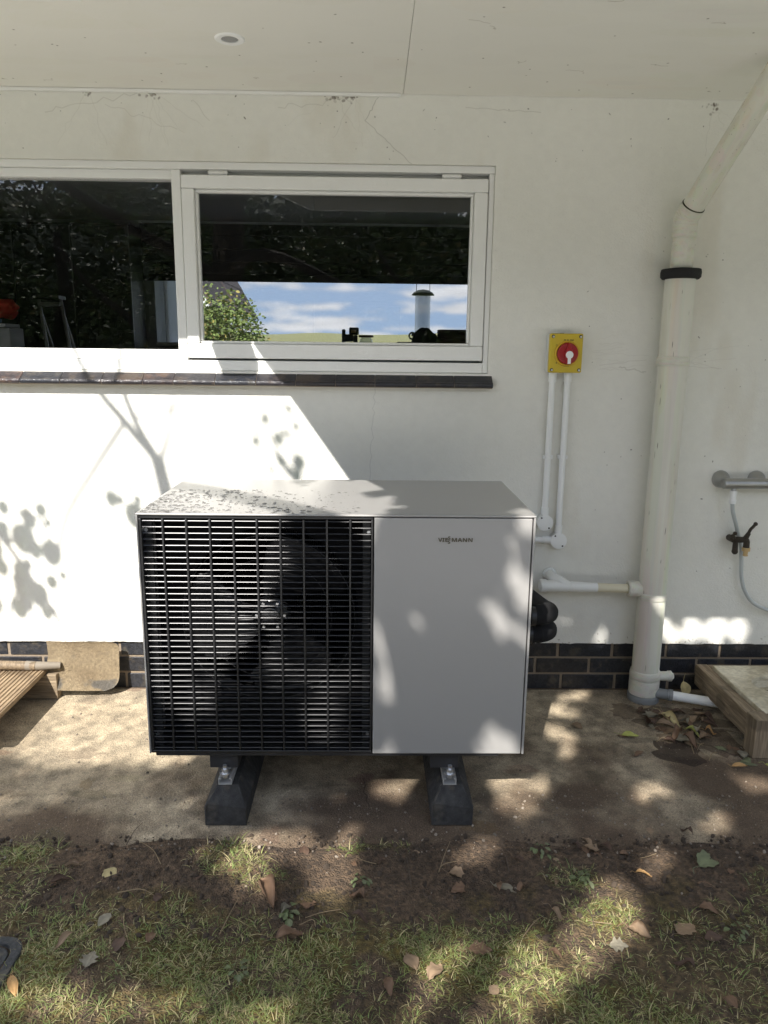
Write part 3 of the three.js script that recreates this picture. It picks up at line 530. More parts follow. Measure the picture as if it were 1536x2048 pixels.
// ---------------------------------------------------------------- soil stack with swan-neck
const PX = 1.161, PZ = 0.082;
{
  const t = thing('soil_pipe', 'tall cream plastic soil pipe with black rubber seal and slanting upper pipe', 'pipe', [PX, 0, PZ]);
  const P = (n, pts, m = M.pipe, seg = 40) => part(n, lathe(pts, seg), m, t);
  P('main_pipe', [[0.052, 0.0], [0.0555, 0.01], [0.0555, 1.712], [0.05, 1.714]]);
  P('collar', [[0.056, 1.384], [0.0605, 1.386], [0.0615, 1.40], [0.0605, 1.418], [0.056, 1.420]]);
  P('socket', [[0.056, 0.096], [0.0615, 0.098], [0.0625, 0.115], [0.0595, 0.132], [0.056, 0.134]]);
  P('base_collar', [[0.0565, 0.028], [0.0612, 0.03], [0.0615, 0.093], [0.0565, 0.095]]);
  P('base_ring', [[0.0565, -0.004], [0.0645, 0.0], [0.0645, 0.024], [0.0565, 0.0275]], M.greyPlastic);
  P('rubber_seal', [[0.042, 1.703], [0.066, 1.705], [0.0725, 1.712], [0.0735, 1.728], [0.071, 1.74], [0.05, 1.743], [0.042, 1.743]], M.blackRubber);
  P('upper_pipe', [[0.0405, 1.735], [0.0405, 1.885]]);
  P('upper_collar', [[0.041, 1.852], [0.0445, 1.854], [0.0445, 1.884], [0.041, 1.886]]);
  // bend, then the slanting pipe that comes forward to the gutter behind the canopy edge
  const a = V(0, 1.88, 0), b = V(0, 1.922, 0), top = V(0.099, 2.269, 0.318), dir = top.clone().sub(b).normalize();
  part('bend', tube([a, V(0, 1.90, 0), b.clone().add(V(0.001, 0, 0.002)), b.clone().addScaledVector(dir, 0.05)], 0.0443, 20, 32), M.pipe, t);
  part('slanting_pipe', rod(b.clone().addScaledVector(dir, 0.03), b.clone().addScaledVector(dir, 0.575), 0.0405, 0.0405, 36), M.pipe, t);
  part('joint_dirt', rod(b.clone().addScaledVector(dir, 0.0505), b.clone().addScaledVector(dir, 0.0545), 0.0432, 0.0425, 32), std([0.05, 0.05, 0.025], 0.95), t);
  // boss and side branches
  const bossAt = (y) => { const g = lathe([[0.019, 0.045], [0.030, 0.05], [0.033, 0.07], [0.033, 0.098], [0.031, 0.104], [0.021, 0.105], [0.021, 0.09]], 28); g.rotateZ(Math.PI / 2).translate(0, y, 0); return g; };
  part('boss', bossAt(0.486), M.pipe, t);
  part('boss_band', lathe([[0.056, 0.446], [0.0585, 0.448], [0.0592, 0.46], [0.0585, 0.472], [0.056, 0.474]], 40), M.pipe, t);
  const lb = lathe([[0.018, 0.045], [0.0195, 0.07], [0.0195, 0.088], [0.0225, 0.09], [0.0225, 0.102], [0.017, 0.104], [0.012, 0.112], [0.0001, 0.113]], 24); lb.rotateZ(-Math.PI / 2).translate(0, 0.112, 0.02);
  part('capped_branch', lb, M.pipe, t);
}
{
  const t = thing('waste_pipe', 'short white horizontal waste pipe joining the soil pipe, capped at its far end', 'pipe', [PX, 0.487, PZ]);
  const H = (n, x0, x1, r, m) => part(n, rod(V(x0, (x0 + 0.1) * -0.03, 0), V(x1, (x1 + 0.1) * -0.03, 0), r, r, 28), m, t);
  H('cream_length', -0.09, -0.232, 0.0182, M.pipeCream); H('white_length', -0.23, -0.40, 0.0195, M.pipeWhite);
  H('sleeve', -0.288, -0.34, 0.0212, M.pipeWhite); H('sleeve', -0.352, -0.398, 0.0222, M.pipeWhite);
  H('tee', -0.395, -0.452, 0.0232, M.pipeWhite);
  part('end_cap', join([rod(V(-0.44, 0.0105, 0), V(-0.462, 0.0108, 0), 0.0275, 0.0275, 20), rod(V(-0.462, 0.0108, 0), V(-0.466, 0.0109, 0), 0.0275, 0.024, 20)]), M.pipeWhite, t);
  part('wall_elbow', tube([V(-0.35, 0.008, 0), V(-0.385, 0.03, -0.012), V(-0.405, 0.036, -0.04), V(-0.407, 0.036, -0.084)], 0.0205, 24, 20), M.pipeWhite, t);
  part('wall_flange', (() => { const g = lathe([[0.021, 0], [0.030, 0], [0.027, 0.006], [0.021, 0.007]], 28); g.rotateX(Math.PI / 2).translate(-0.407, 0.036, -0.081); return g; })(), M.pipeWhite, t);
}
{
  const t = thing('drain_pipe', 'low white drain pipe running along the ground from soil pipe to shower tray', 'pipe', [1.2, 0.04, 0.115]);
  part('drain_tube', rod(V(0, 0.002, 0), V(0.26, -0.012, 0.075), 0.0195, 0.0195, 28), M.pipeWhite, t);
  part('grey_clamp', rod(V(0.048, 0.0, 0.0138), V(0.064, -0.0006, 0.0185), 0.0245, 0.0245, 24), M.greyPlastic, t);
  part('grey_spigot', rod(V(-0.01, 0.002, -0.003), V(0.047, 0.0, 0.0136), 0.0215, 0.0215, 24), M.greyPlastic, t);
}
// two insulated pipes leaving the side of the heat pump and turning into the wall
for (const [y, label, dx, z] of [[0.503, 'upper black foam lagged pipe bending from heat pump to the wall', 0.0, 0.46], [0.42, 'lower black foam lagged pipe bending from heat pump to the wall', 0.01, 0.42]]) {
  const t = thing('lagged_pipe', label, 'pipe', [0.478, y, z], 'black lagged pipes beside the heat pump');
  part('foam_sleeve', tube([V(0.02, 0, 0), V(0.09 + dx, 0, 0), V(0.150 + dx, 0.002, -0.012), V(0.178 + dx, -0.002, -0.05), V(0.18 + dx, -0.022, -0.15), V(0.18 + dx, -0.07, -z - 0.004)], 0.0345, 48, 24), M.blackFoam, t);
  part('steel_collar', join([rod(V(0.0, 0, 0), V(0.019, 0, 0), 0.032, 0.032, 8), rod(V(0.019, 0, 0), V(0.03, 0, 0), 0.0372, 0.0372, 28)]), M.zinc, t);
  for (const k of [0.055, 0.1]) part('tape_band', rod(V(k, 0, 0), V(k + 0.016, 0, 0), 0.0355, 0.0355, 24), std([0.02, 0.02, 0.02], 0.4), t);
  part('foam_joint', tube([V(0.125 + dx, 0.001, -0.004), V(0.16 + dx, 0.001, -0.022), V(0.176 + dx, -0.002, -0.045)], 0.037, 12, 24), M.blackFoam, t);
}

// ---------------------------------------------------------------- shower bar, tap, hose
{
  const t = thing('shower_mixer', 'dull chrome bar shower mixer on the wall above the tray', 'shower mixer', [1.41, 0.924, 0]);
  const bar = lathe([[0.0001, 0], [0.0195, 0.001], [0.0215, 0.004], [0.0215, 0.044], [0.0205, 0.046], [0.0205, 0.048], [0.0215, 0.05], [0.0215, 0.30], [0.0001, 0.302]], 32); bar.rotateZ(-Math.PI / 2).translate(0.005, 0, 0.062);
  part('mixer_bar', bar, M.chrome, t);
  for (const x of [0.022, 0.168]) { const g = lathe([[0.036, 0], [0.036, 0.006], [0.032, 0.018], [0.022, 0.03], [0.016, 0.04], [0.016, 0.056], [0.0001, 0.057]], 32); g.rotateX(Math.PI / 2).translate(x, 0.008, 0.001); part('wall_rose', g, M.chrome, t); }
  part('outlet', rod(V(0.052, -0.018, 0.062), V(0.052, -0.03, 0.062), 0.010, 0.010, 16), M.chrome, t);
}
{
  const t = thing('garden_hose', 'pale grey rubber hose hanging from the shower mixer and looping along the wall', 'hose', [1.462, 0.894, 0.062]);
  part('hose_tube', tube([V(0, -0.05, 0), V(0.006, -0.085, 0), V(0.03, -0.14, -0.012), V(0.056, -0.19, -0.035), V(0.075, -0.235, -0.040), V(0.082, -0.30, -0.035), V(0.088, -0.37, -0.03), V(0.105, -0.425, -0.028), V(0.14, -0.475, -0.026), V(0.20, -0.508, -0.024), V(0.30, -0.525, -0.02)], 0.0078, 90, 14), M.hose, t);
  part('hose_connector', join([rod(V(0, 0.0005, 0), V(0, -0.016, 0), 0.0145, 0.0135, 20), rod(V(0, -0.016, 0), V(0, -0.036, 0), 0.012, 0.0115, 18), rod(V(0, -0.036, 0), V(0, -0.052, 0), 0.0145, 0.0125, 20)]), M.whitePlastic, t);
}
{
  const t = thing('garden_tap', 'tarnished brass garden tap with a yellow hose connector below the shower mixer', 'tap', [1.512, 0.695, 0]);
  const br = std([0.075, 0.062, 0.048], 0.55, { metalness: 0.5, bumpMap: reuse(noiseBump, 8), bumpScale: 0.002 });
  part('tap_body', join([rod(V(-0.018, -0.008, 0.001), V(-0.018, -0.008, 0.05), 0.013, 0.013, 16), tube([V(-0.018, -0.008, 0.045), V(0.0, -0.004, 0.06), V(0.02, -0.004, 0.068), V(0.023, -0.024, 0.07), V(0.023, -0.034, 0.07)], 0.0125, 24, 14), rod(V(0.016, 0.0, 0.066), V(0.026, 0.028, 0.074), 0.0115, 0.008, 14), rod(V(-0.014, -0.016, 0.052), V(-0.016, -0.05, 0.058), 0.010, 0.0115, 14), new THREE.SphereGeometry(0.0125, 14, 10).translate(-0.016, -0.054, 0.058)]), br, t);
  part('tap_handle', join([tube([V(0.024, 0.026, 0.073), V(0.030, 0.044, 0.076), V(0.038, 0.054, 0.077), V(0.047, 0.066, 0.077)], 0.0062, 20, 12), new THREE.SphereGeometry(0.0085, 12, 8).translate(0.047, 0.066, 0.077), rod(V(-0.02, 0.0, 0.05), V(-0.034, 0.012, 0.06), 0.009, 0.008, 12), new THREE.SphereGeometry(0.009, 12, 8).translate(-0.036, 0.0, 0.058), new THREE.SphereGeometry(0.0085, 12, 8).translate(-0.024, 0.022, 0.06)]), br, t);
  part('hose_nozzle', join([rod(V(0.023, -0.034, 0.07), V(0.023, -0.048, 0.07), 0.0165, 0.0165, 14), rod(V(0.023, -0.048, 0.07), V(0.023, -0.066, 0.07), 0.0095, 0.009, 16), rod(V(0.023, -0.066, 0.07), V(0.023, -0.069, 0.07), 0.0105, 0.0105, 16)]), std([0.56, 0.40, 0.19], 0.45), t);
}

// ---------------------------------------------------------------- shower tray in its timber frame
{
  const t = thing('shower_tray', 'cream shower tray set in a rough timber frame under the shower mixer', 'shower tray', [1.375, 0, 0.03]);
  const B = (x0, x1, y0, y1, z0, z1, m, seed) => part('frame_board', grainUV(box(x0, x1, y0, y1, z0, z1, 0.004), m === M.timberUp ? 1 : 0, seed), m, t);
  const lb = grainUV(box(0.022, 0.070, 0.045, 0.135, 0.0, 0.46, 0.004), 2, 3);
  part('frame_board', lb, M.timberUp, t);
  B(0.0705, 0.9, 0.05, 0.133, 0.0, 0.045, M.timber, 5);
  B(0.012, 0.075, 0.001, 0.152, 0.4605, 0.535, M.timberUp, 8);
  B(0.0755, 0.9, 0.05, 0.15, 0.475, 0.53, M.timber, 12);
  // tray: flat rim with a round waste
  const rim = [[0.072, 0.048], [0.9, 0.048], [0.9, 0.472], [0.072, 0.472]], hole = []; for (let i = 0; i < 48; i++) { const a = i / 48 * 6.2832; hole.push([0.222 + Math.cos(a) * 0.068, 0.232 + Math.sin(a) * 0.068]); }
  const cream = std([0.70, 0.66, 0.54], 0.4, { map: reuse(tex(512, 512, (u, v) => { const d = smooth(0.5, 0.72, fbm(u * 5, v * 5, 5, 17, 5)), f = fbm(u * 50, v * 50, 2, 3, 50); return mix3([1, 0.99, 0.96], [0.66, 0.6, 0.48], d * 0.4).map((c) => c * (0.86 + 0.2 * f)); }), 2), bumpMap: reuse(noiseBump, 2), bumpScale: 0.001 });
  const g = extrude(rim, 0.02, 0.004, [hole]); g.rotateX(Math.PI / 2).translate(0, 0.146, 0);
  part('tray_rim', metreUV(g, 1), cream, t);
  const bowl = lathe([[0.0685, 0.144], [0.066, 0.135], [0.062, 0.112], [0.05, 0.104], [0.0001, 0.101]], 40); bowl.translate(0.222, 0, 0.232);
  const bw = part('waste_bowl', bowl, cream, t);
  const bars = []; for (let i = -4; i <= 4; i++) { const w = Math.sqrt(0.042 ** 2 - (i * 0.0095) ** 2); bars.push(box(0.222 - w, 0.222 + w, 0.1045, 0.1085, 0.232 + i * 0.0095 - 0.0022, 0.232 + i * 0.0095 + 0.0022, 0.001)); }
  part('waste_grate', join(bars), std([0.20, 0.16, 0.11], 0.6), bw);
}

// ---------------------------------------------------------------- duckboard of grooved decking, shovel
{
  const t = thing('decking_step', 'low step of grooved pine decking boards beside the shovel', 'decking', [-1.335, 0, 0.06]);
  const groove = []; const wBoard = 0.14, n = 8;
  for (let i = 0; i < n; i++) { const a = i / n * wBoard, p = wBoard / n; groove.push([a + p * 0.06, 0.0], [a + p * 0.18, 0.0045], [a + p * 0.62, 0.0045], [a + p * 0.74, 0.0]); }
  for (let k = 0; k < 4; k++) {
    const pts = [[0, -0.018], [wBoard, -0.018], [wBoard, 0.0], ...groove.slice().reverse().map(([x, y]) => [x, y]), [0, 0]];
    const g = extrude(pts, 0.56); g.translate(-wBoard * (k + 1) - 0.006 * k, 0.129, -0.02 + (k % 2) * 0.006);
    part('deck_board', grainUV(g, 2, k + 3), M.deckWood, t);
  }
  for (const [z0, z1, x1] of [[0.0, 0.045, 0.045], [0.43, 0.475, -0.012]]) part('bearer', grainUV(box(-0.58, x1, 0.001, 0.1095, z0, z1, 0.003), 0, Math.round(z0 * 100) + 2), M.timber, t);
}
{
  const t = thing('shovel', 'muddy square mouthed shovel leaning flat against the plinth', 'shovel', [-1.19, 0.03, 0.09]);
  const mud = std([0.9, 0.9, 0.9], 0.9, { bumpMap: reuse(gritBump, 5), bumpScale: 0.012, map: reuse(tex(512, 512, (u, v) => { const n = fbm(u * 5, v * 5, 5, 61, 5), f = fbm(u * 70, v * 70, 2, 5, 70), bare = smooth(0.56, 0.7, fbm(u * 4 + 2, v * 7, 4, 65)); let c = mix3([0.62, 0.54, 0.42], [0.84, 0.76, 0.62], n); c = mix3(c, [0.46, 0.45, 0.43], bare * 0.8); return c.map((q) => q * (0.84 + 0.2 * f)); }), 1.9, 1.9, 0.3, 0.1) });
  const nu = 28, nv = 20, W = 0.285, H = 0.202, pos = [], uv = [], ix = [];
  const edge = (s, v) => { let x1 = W; const c = 0.05; if (v < c) x1 -= c - Math.sqrt(c * c - (c - v) ** 2); if (v > H - c * 0.6) { const d = v - (H - c * 0.6); x1 -= c * 0.6 - Math.sqrt(Math.max(0, (c * 0.6) ** 2 - d * d)); } return s * x1; };
  for (let k = 0; k < 2; k++) for (let j = 0; j <= nv; j++) for (let i = 0; i <= nu; i++) {
    const v = j / nv * H, x = edge(i / nu, v), y = v + 0.012 * (1 - x / W), rim = 0.016 * Math.pow(Math.abs(v / H - 0.5) * 2, 3), socket = 0.012 * smooth(0.14, 0, x) * smooth(0.04, 0.0, Math.abs(v - 0.1));
    pos.push(x - W / 2, y, -v * 0.16 + rim + socket - 0.006 * (x / W) ** 2 * 4 + (k ? -0.003 : 0) + 0.004 * (fbm(x * 30, v * 30, 3, 7) - 0.5) * (k ? 0 : 1)); uv.push(x, v);
  }
  const at = (k, i, j) => k * (nu + 1) * (nv + 1) + j * (nu + 1) + i;
  for (let j = 0; j < nv; j++) for (let i = 0; i < nu; i++) { ix.push(at(0, i, j), at(0, i + 1, j), at(0, i, j + 1), at(0, i + 1, j), at(0, i + 1, j + 1), at(0, i, j + 1)); ix.push(at(1, i, j), at(1, i, j + 1), at(1, i + 1, j), at(1, i + 1, j), at(1, i, j + 1), at(1, i + 1, j + 1)); }
  for (let i = 0; i < nu; i++) for (const j of [0, nv]) ix.push(at(0, i, j), at(1, i, j), at(0, i + 1, j), at(1, i, j), at(1, i + 1, j), at(0, i + 1, j));
  for (let j = 0; j < nv; j++) for (const i of [0, nu]) ix.push(at(0, i, j), at(0, i, j + 1), at(1, i, j), at(1, i, j), at(0, i, j + 1), at(1, i, j + 1));
  const g = new THREE.BufferGeometry(); g.setAttribute('position', new THREE.Float32BufferAttribute(pos, 3)); g.setAttribute('uv', new THREE.Float32BufferAttribute(uv, 2)); g.setIndex(ix); g.computeVertexNormals();
  part('blade', g, mud, t);
  part('socket', limb([V(-0.085, 0.114, -0.002), V(-0.125, 0.117, 0.008), V(-0.16, 0.1195, 0.016), V(-0.215, 0.122, 0.0215)], 0.014, 0.0205, 14, 14), std([0.20, 0.17, 0.13], 0.7), t);
  part('shaft', rod(V(-0.175, 0.121, 0.02), V(-0.95, 0.148, 0.05), 0.0185, 0.0175, 18), M.handleWood, t);
}

// inspection cover set in the grass
{
  const t = thing('manhole_cover', 'weathered grey inspection cover with rounded corner sunk in the grass', 'manhole cover', [-1.075, -0.012, 1.65]);
  const rr = (w, h, r) => { const o = []; for (const [cx, cz, a0] of [[w - r, h - r, 0], [-w + r, h - r, 90], [-w + r, -h + r, 180], [w - r, -h + r, 270]]) for (let i = 0; i <= 6; i++) { const a = (a0 + i * 15) * Math.PI / 180; o.push([cx + Math.cos(a) * r, cz + Math.sin(a) * r]); } return o; };
  const iron = std([0.11, 0.105, 0.09], 0.8, { bumpMap: reuse(gritBump, 4), bumpScale: 0.003, map: reuse(brickTex, 2.6) });
  const fr = extrude(rr(0.245, 0.245, 0.05), 0.03, 0.003, [rr(0.222, 0.222, 0.035)]); fr.rotateX(Math.PI / 2); fr.translate(0, 0.02, 0);
  part('cover_frame', metreUV(fr, 1), iron, t);
  const pl = extrude(rr(0.217, 0.217, 0.032), 0.022, 0.003); pl.rotateX(Math.PI / 2).translate(0, 0.015, 0);
  const p = part('cover_plate', metreUV(pl, 1), iron, t);
  const nub = []; for (let i = -5; i <= 5; i++) for (let j = -5; j <= 5; j++) nub.push(box(i * 0.036 - 0.011, i * 0.036 + 0.011, 0.0152, 0.0185, j * 0.036 - 0.004, j * 0.036 + 0.004, 0.001));
  part('tread_pattern', join(nub), iron, p);
}

// ---------------------------------------------------------------- grass, soil crumbs
const grassAt = (x, z) => {
  let d = smooth(1.26, 1.42, z + 0.26 * (fbm(x * 3.1, z * 3.1, 3, 44) - 0.5));
  const bare = smooth(0.46, 0.62, fbm(x * 6.2 + 3, z * 6.2, 3, 48)); d *= 1 - 0.75 * bare;
  const blob = (cx, cz, rx, rz, k) => { const e = ((x - cx) / rx) ** 2 + ((z - cz) / rz) ** 2; d = Math.max(d, k * smooth(1.2, 0.4, e)); };
  blob(-1.06, 1.06, 0.17, 0.10, 0.8); blob(-0.95, 1.2, 0.12, 0.1, 0.35); blob(-0.40, 1.10, 0.10, 0.10, 0.55); blob(-0.30, 1.19, 0.09, 0.06, 0.5); blob(-0.05, 1.06, 0.06, 0.03, 0.6); blob(0.04, 1.05, 0.09, 0.02, 0.45); blob(0.57, 1.2, 0.09, 0.05, 0.5); blob(0.62, 1.33, 0.10, 0.06, 0.85); blob(-0.42, 1.34, 0.18, 0.05, 0.45); blob(1.12, 1.22, 0.08, 0.08, 0.3);
  if (x < -0.84 && x > -1.33 && z > 1.4 && z < 1.9) d = 0;
  return d;
};
{ // moss and thatch among the grass roots, bare earth elsewhere
  const p = soilBed.geometry.attributes.position, c = new Float32Array(p.count * 3);
  for (let i = 0; i < p.count; i++) { const x = p.getX(i), z = p.getZ(i), m = clamp(grassAt(x, z) * 1.1 * smooth(0.3, 0.55, fbm(x * 18, z * 18, 3, 67)) + 0.5 * smooth(0.6, 0.72, fbm(x * 7 + 2, z * 7, 3, 68)) * smooth(1.05, 1.3, z)); mix3([1, 1, 1], [1.0, 1.12, 0.48], m).forEach((v, k) => { c[i * 3 + k] = v; }); }
  soilBed.geometry.setAttribute('color', new THREE.BufferAttribute(c, 3)); M.soil.vertexColors = true;
}
{
  const r = rng(101), list = [], tuft = (x, z, k) => { const n = 8 + Math.floor(r() * 14), w = 0.006 + r() * 0.02, tall = 0.55 + r() * 0.9, dry = r(); for (let i = 0; i < n; i++) { const a = r() * 6.28, d = Math.sqrt(r()) * w; list.push([x + Math.cos(a) * d, z + Math.sin(a) * d, k, a, tall, dry]); } };
  for (let n = 0; n < 6200;) { const x = -1.5 + r() * 2.9, z = 0.98 + r() * 0.98; if (r() < grassAt(x, z)) { tuft(x, z, 1); n++; } }
  for (let i = 0; i < 1500; i++) { const s = r() < 0.5 ? -1 : 1, x = s * (1.4 + r() * 1.0), z = 1.0 + r() * 1.0; if (r() < grassAt(x, z)) tuft(x, z, 1.1); }
  for (let i = 0; i < 1700; i++) { const x = -2.5 + r() * 5, z = 1.95 + r() * 0.75; if (r() < grassAt(x, z)) tuft(x, z, 1.3); }
  // one blade: a narrow tapering ribbon, bent over
  const p = [], ix = [], S = 4; for (let i = 0; i <= S; i++) { const t = i / S, y = t * (1 - 0.25 * t), z = 0.55 * t * t, w = 0.5 * (1 - Math.pow(t, 2.2)); p.push(-w, y, z, w, y, z); if (i < S) { const a = i * 2; ix.push(a, a + 1, a + 2, a + 1, a + 3, a + 2); } }
  const g = new THREE.BufferGeometry(); g.setAttribute('position', new THREE.Float32BufferAttribute(p, 3)); g.setIndex(ix); g.computeVertexNormals();
  const m = phys([1, 1, 1], 0.7, { transmission: 0.25, thickness: 0, side: THREE.DoubleSide }), o = new THREE.InstancedMesh(g, m, list.length), mx = new THREE.Matrix4(), q = new THREE.Quaternion(), e = new THREE.Euler(), c = new THREE.Color();
  list.forEach(([x, z, k, a, tall, dry], i) => {
    const h = (0.009 + 0.021 * r()) * tall * (r() < 0.05 ? 1.8 : 1), flat = r() < 0.42, lean = flat ? 1.25 + r() * 0.3 : 0.25 + r() * 0.8, dead = flat ? r() < 0.75 : r() < 0.12 + 0.5 * dry * dry;
    e.set(lean, Math.PI / 2 - a + (r() - 0.5) * 1.4, 0, 'YXZ'); q.setFromEuler(e);
    mx.compose(V(x, soilY(x, z) - 0.002, z), q, V((0.0008 + r() * r() * 0.0022) * 1.25 * k, h, h)); o.setMatrixAt(i, mx);
    const v = 0.7 + 0.6 * r(); dead ? c.setRGB(0.44 * v, 0.37 * v, 0.19 * v) : c.setRGB(0.18 * v + 0.07 * dry, 0.245 * v, 0.07 * v); o.setColorAt(i, c);
  });
  o.name = 'grass'; o.castShadow = o.receiveShadow = true; scene.add(o); tag(o, 'thin worn lawn grass growing in front of the bare soil', 'grass', undefined, 'stuff');
}
function scatter(name, label, category, count, geo, mats, place) {
  const r = rng(name.length * 71), o = new THREE.InstancedMesh(geo, mats, count), mx = new THREE.Matrix4(), q = new THREE.Quaternion(), e = new THREE.Euler(), c = new THREE.Color();
  for (let i = 0; i < count; i++) { const [x, y, z, s, col, flat] = place(r); e.set(r() * 6, r() * 6, r() * 6); q.setFromEuler(e); mx.compose(V(x, y, z), q, V(s * (0.7 + r() * 0.7), s * flat, s * (0.6 + r() * 0.6))); o.setMatrixAt(i, mx); o.setColorAt(i, c.setRGB(...col)); }
  o.name = name; o.castShadow = o.receiveShadow = true; scene.add(o); tag(o, label, category, undefined, 'stuff');
}
const clod = (() => { const g = new THREE.IcosahedronGeometry(1, 1), p = g.attributes.position; for (let i = 0; i < p.count; i++) { const k = 0.72 + 0.5 * fbm(p.getX(i) * 1.7 + 5, p.getY(i) * 1.7 + p.getZ(i) * 2.3, 2, 4); p.setXYZ(i, p.getX(i) * k, p.getY(i) * k, p.getZ(i) * k); } g.computeVertexNormals(); return g; })();
scatter('soil_crumbs', 'crumbs of dark brown soil between apron and lawn', 'soil', 3800, clod, std([1, 1, 1], 1), (r) => { const x = -1.5 + r() * 3, z = 1.0 + Math.pow(r(), 1.1) * 0.42, k = 0.6 + r() * 0.7; return [x, Math.max(soilY(x, z), -0.001), z, 0.0014 + Math.pow(r(), 5) * 0.009, [0.062 * k, 0.045 * k, 0.031 * k], 0.7]; });
scatter('gravel', 'small pale stones and grit on the concrete and soil edge', 'gravel', 1500, clod, std([1, 1, 1], 0.9), (r) => { const x = -1.6 + r() * 3.3, z = r() < 0.6 ? 0.78 + r() * 0.32 : 0.05 + r() * 1.2, k = 0.5 + r() * 0.8; return [x, Math.max(soilY(x, z), 0) + 0.0005, z, 0.0012 + Math.pow(r(), 3) * 0.0042, [0.24 * k, 0.20 * k, 0.155 * k], 0.8]; });

// ---------------------------------------------------------------- fallen leaves and twigs
function leafGeo(len, wid, curl, cup, seed, lobed = 0, stalk = 0.35) {
  const nu = 12, nv = 8, p = [], col = [], ix = [], half = (t) => { let w = Math.pow(Math.sin(Math.PI * Math.pow(t, 0.8)), 0.85); w *= 0.86 + 0.3 * fbm(t * 9, seed * 3.7, 2, seed); if (lobed) w *= 1 + lobed * Math.cos(t * 21); return wid / 2 * Math.max(w, 0.015); };
  for (let j = 0; j <= nu; j++) for (let i = 0; i <= nv; i++) {
    const t = j / nu, s = i / nv * 2 - 1, w = half(t), vein = Math.abs(s) < 0.05 ? 1 : Math.abs(Math.sin((t * 7 - Math.abs(s) * 1.4) * Math.PI)) < 0.18 ? 0.5 : 0;
    const cr = (fbm(t * 5 + seed, s * 2.6 + seed * 3, 3, seed) - 0.5) * 0.42 * wid, a = s * cup, y = (Math.abs(s) > 0 ? w * (1 - Math.cos(a)) / Math.max(cup, 0.1) : 0) + Math.sin(t * Math.PI * (0.9 + curl)) * curl * len * 0.3 + cr * (0.3 + Math.abs(s));
    p.push(w * Math.sin(a) / Math.max(cup, 0.1) * 1.0, y, (t - 0.5) * len * (1 - curl * 0.2)); const k = 0.72 + 0.5 * fbm(t * 5 + seed, s * 4, 3, seed + 3) + vein * 0.16; col.push(k, k, k);
  }
  for (let j = 0; j < nu; j++) for (let i = 0; i < nv; i++) { const a = j * (nv + 1) + i, b = a + nv + 1; ix.push(a, b, a + 1, a + 1, b, b + 1); }
  const g = new THREE.BufferGeometry(); g.setAttribute('position', new THREE.Float32BufferAttribute(p, 3)); g.setAttribute('color', new THREE.Float32BufferAttribute(col, 3)); g.setIndex(ix); g.computeVertexNormals();
  if (!stalk) { lift(g); return g; }
  const st = tube([V(0, p[1 + (nv / 2) * 3], -len * 0.5 * (1 - curl * 0.2)), V(0.006, 0.003, -len * (0.5 + stalk * 0.5)), V(0.016 * Math.sin(seed), 0.006, -len * (0.5 + stalk))], 0.0011, 8, 5), n = st.attributes.position.count;
  st.deleteAttribute('uv'); st.setAttribute('color', new THREE.Float32BufferAttribute(new Float32Array(n * 3).fill(0.9), 3));
  const out = mergeGeometries([g, st]); lift(out);
  return out;
}
function lift(g) { g.computeBoundingBox(); g.translate(0, -g.boundingBox.min.y, 0); }
const leafMat = (c) => std(c, 0.75, { vertexColors: true, side: THREE.DoubleSide });
const LM = { brown: leafMat([0.16, 0.095, 0.055]), tan: leafMat([0.24, 0.165, 0.10]), pale: leafMat([0.46, 0.38, 0.19]), dark: leafMat([0.085, 0.05, 0.032]), green: leafMat([0.15, 0.165, 0.085]), yellow: leafMat([0.40, 0.42, 0.11]), grey: leafMat([0.22, 0.195, 0.14]), orange: leafMat([0.45, 0.26, 0.10]) };
const SHAPES = { ovate: [leafGeo(0.075, 0.05, 0.25, 0.5, 1), leafGeo(0.07, 0.058, 0.3, 0.8, 21, 0.05), leafGeo(0.065, 0.04, 0.45, 1.1, 22), leafGeo(0.08, 0.052, 0.5, 0.9, 2), leafGeo(0.07, 0.048, 0.15, 0.4, 3)], curled: [leafGeo(0.09, 0.06, 0.7, 1.6, 4), leafGeo(0.075, 0.07, 0.4, 2.2, 23, 0.08), leafGeo(0.08, 0.05, 1.0, 1.8, 24, 0.06), leafGeo(0.085, 0.065, 0.9, 1.3, 5), leafGeo(0.1, 0.07, 0.6, 1.9, 6)], lance: [leafGeo(0.085, 0.032, 0.2, 0.6, 7, 0, 0.1), leafGeo(0.09, 0.03, 0.35, 0.8, 8, 0, 0.1), leafGeo(0.08, 0.036, 0.5, 1.2, 18, 0.06, 0.2)], lobed: [leafGeo(0.09, 0.08, 0.35, 0.8, 9, 0.28), leafGeo(0.095, 0.075, 0.5, 1.1, 10, 0.16), leafGeo(0.085, 0.07, 0.2, 0.5, 19, 0.22), leafGeo(0.08, 0.075, 0.6, 1.5, 20, 0.1)] };
let leafCount = 0;
function leaf(kind, colour, x, z, turn, size, label, group, tilt = 0, y) {
  size *= 1.12;
  const list = SHAPES[kind], o = solo('fallen_leaf', list[leafCount % list.length], LM[colour], label, 'leaf', group); leafCount++;
  o.position.set(x, y ?? Math.max(soilY(x, z), 0) + (z > 1.3 ? 0.006 : z > 1.02 ? -0.003 : 0.001), z); o.rotation.set(tilt, turn, (hash(leafCount, 4, 4) - 0.5) * 0.5, 'YXZ'); o.scale.set(size * (0.62 + 0.3 * hash(leafCount, 8, 1)), size * (kind === 'curled' ? 0.35 + 0.35 * hash(leafCount, 8, 2) : 0.2 + 0.3 * hash(leafCount, 8, 2)), size * (0.66 + 0.3 * hash(leafCount, 8, 3)));
}
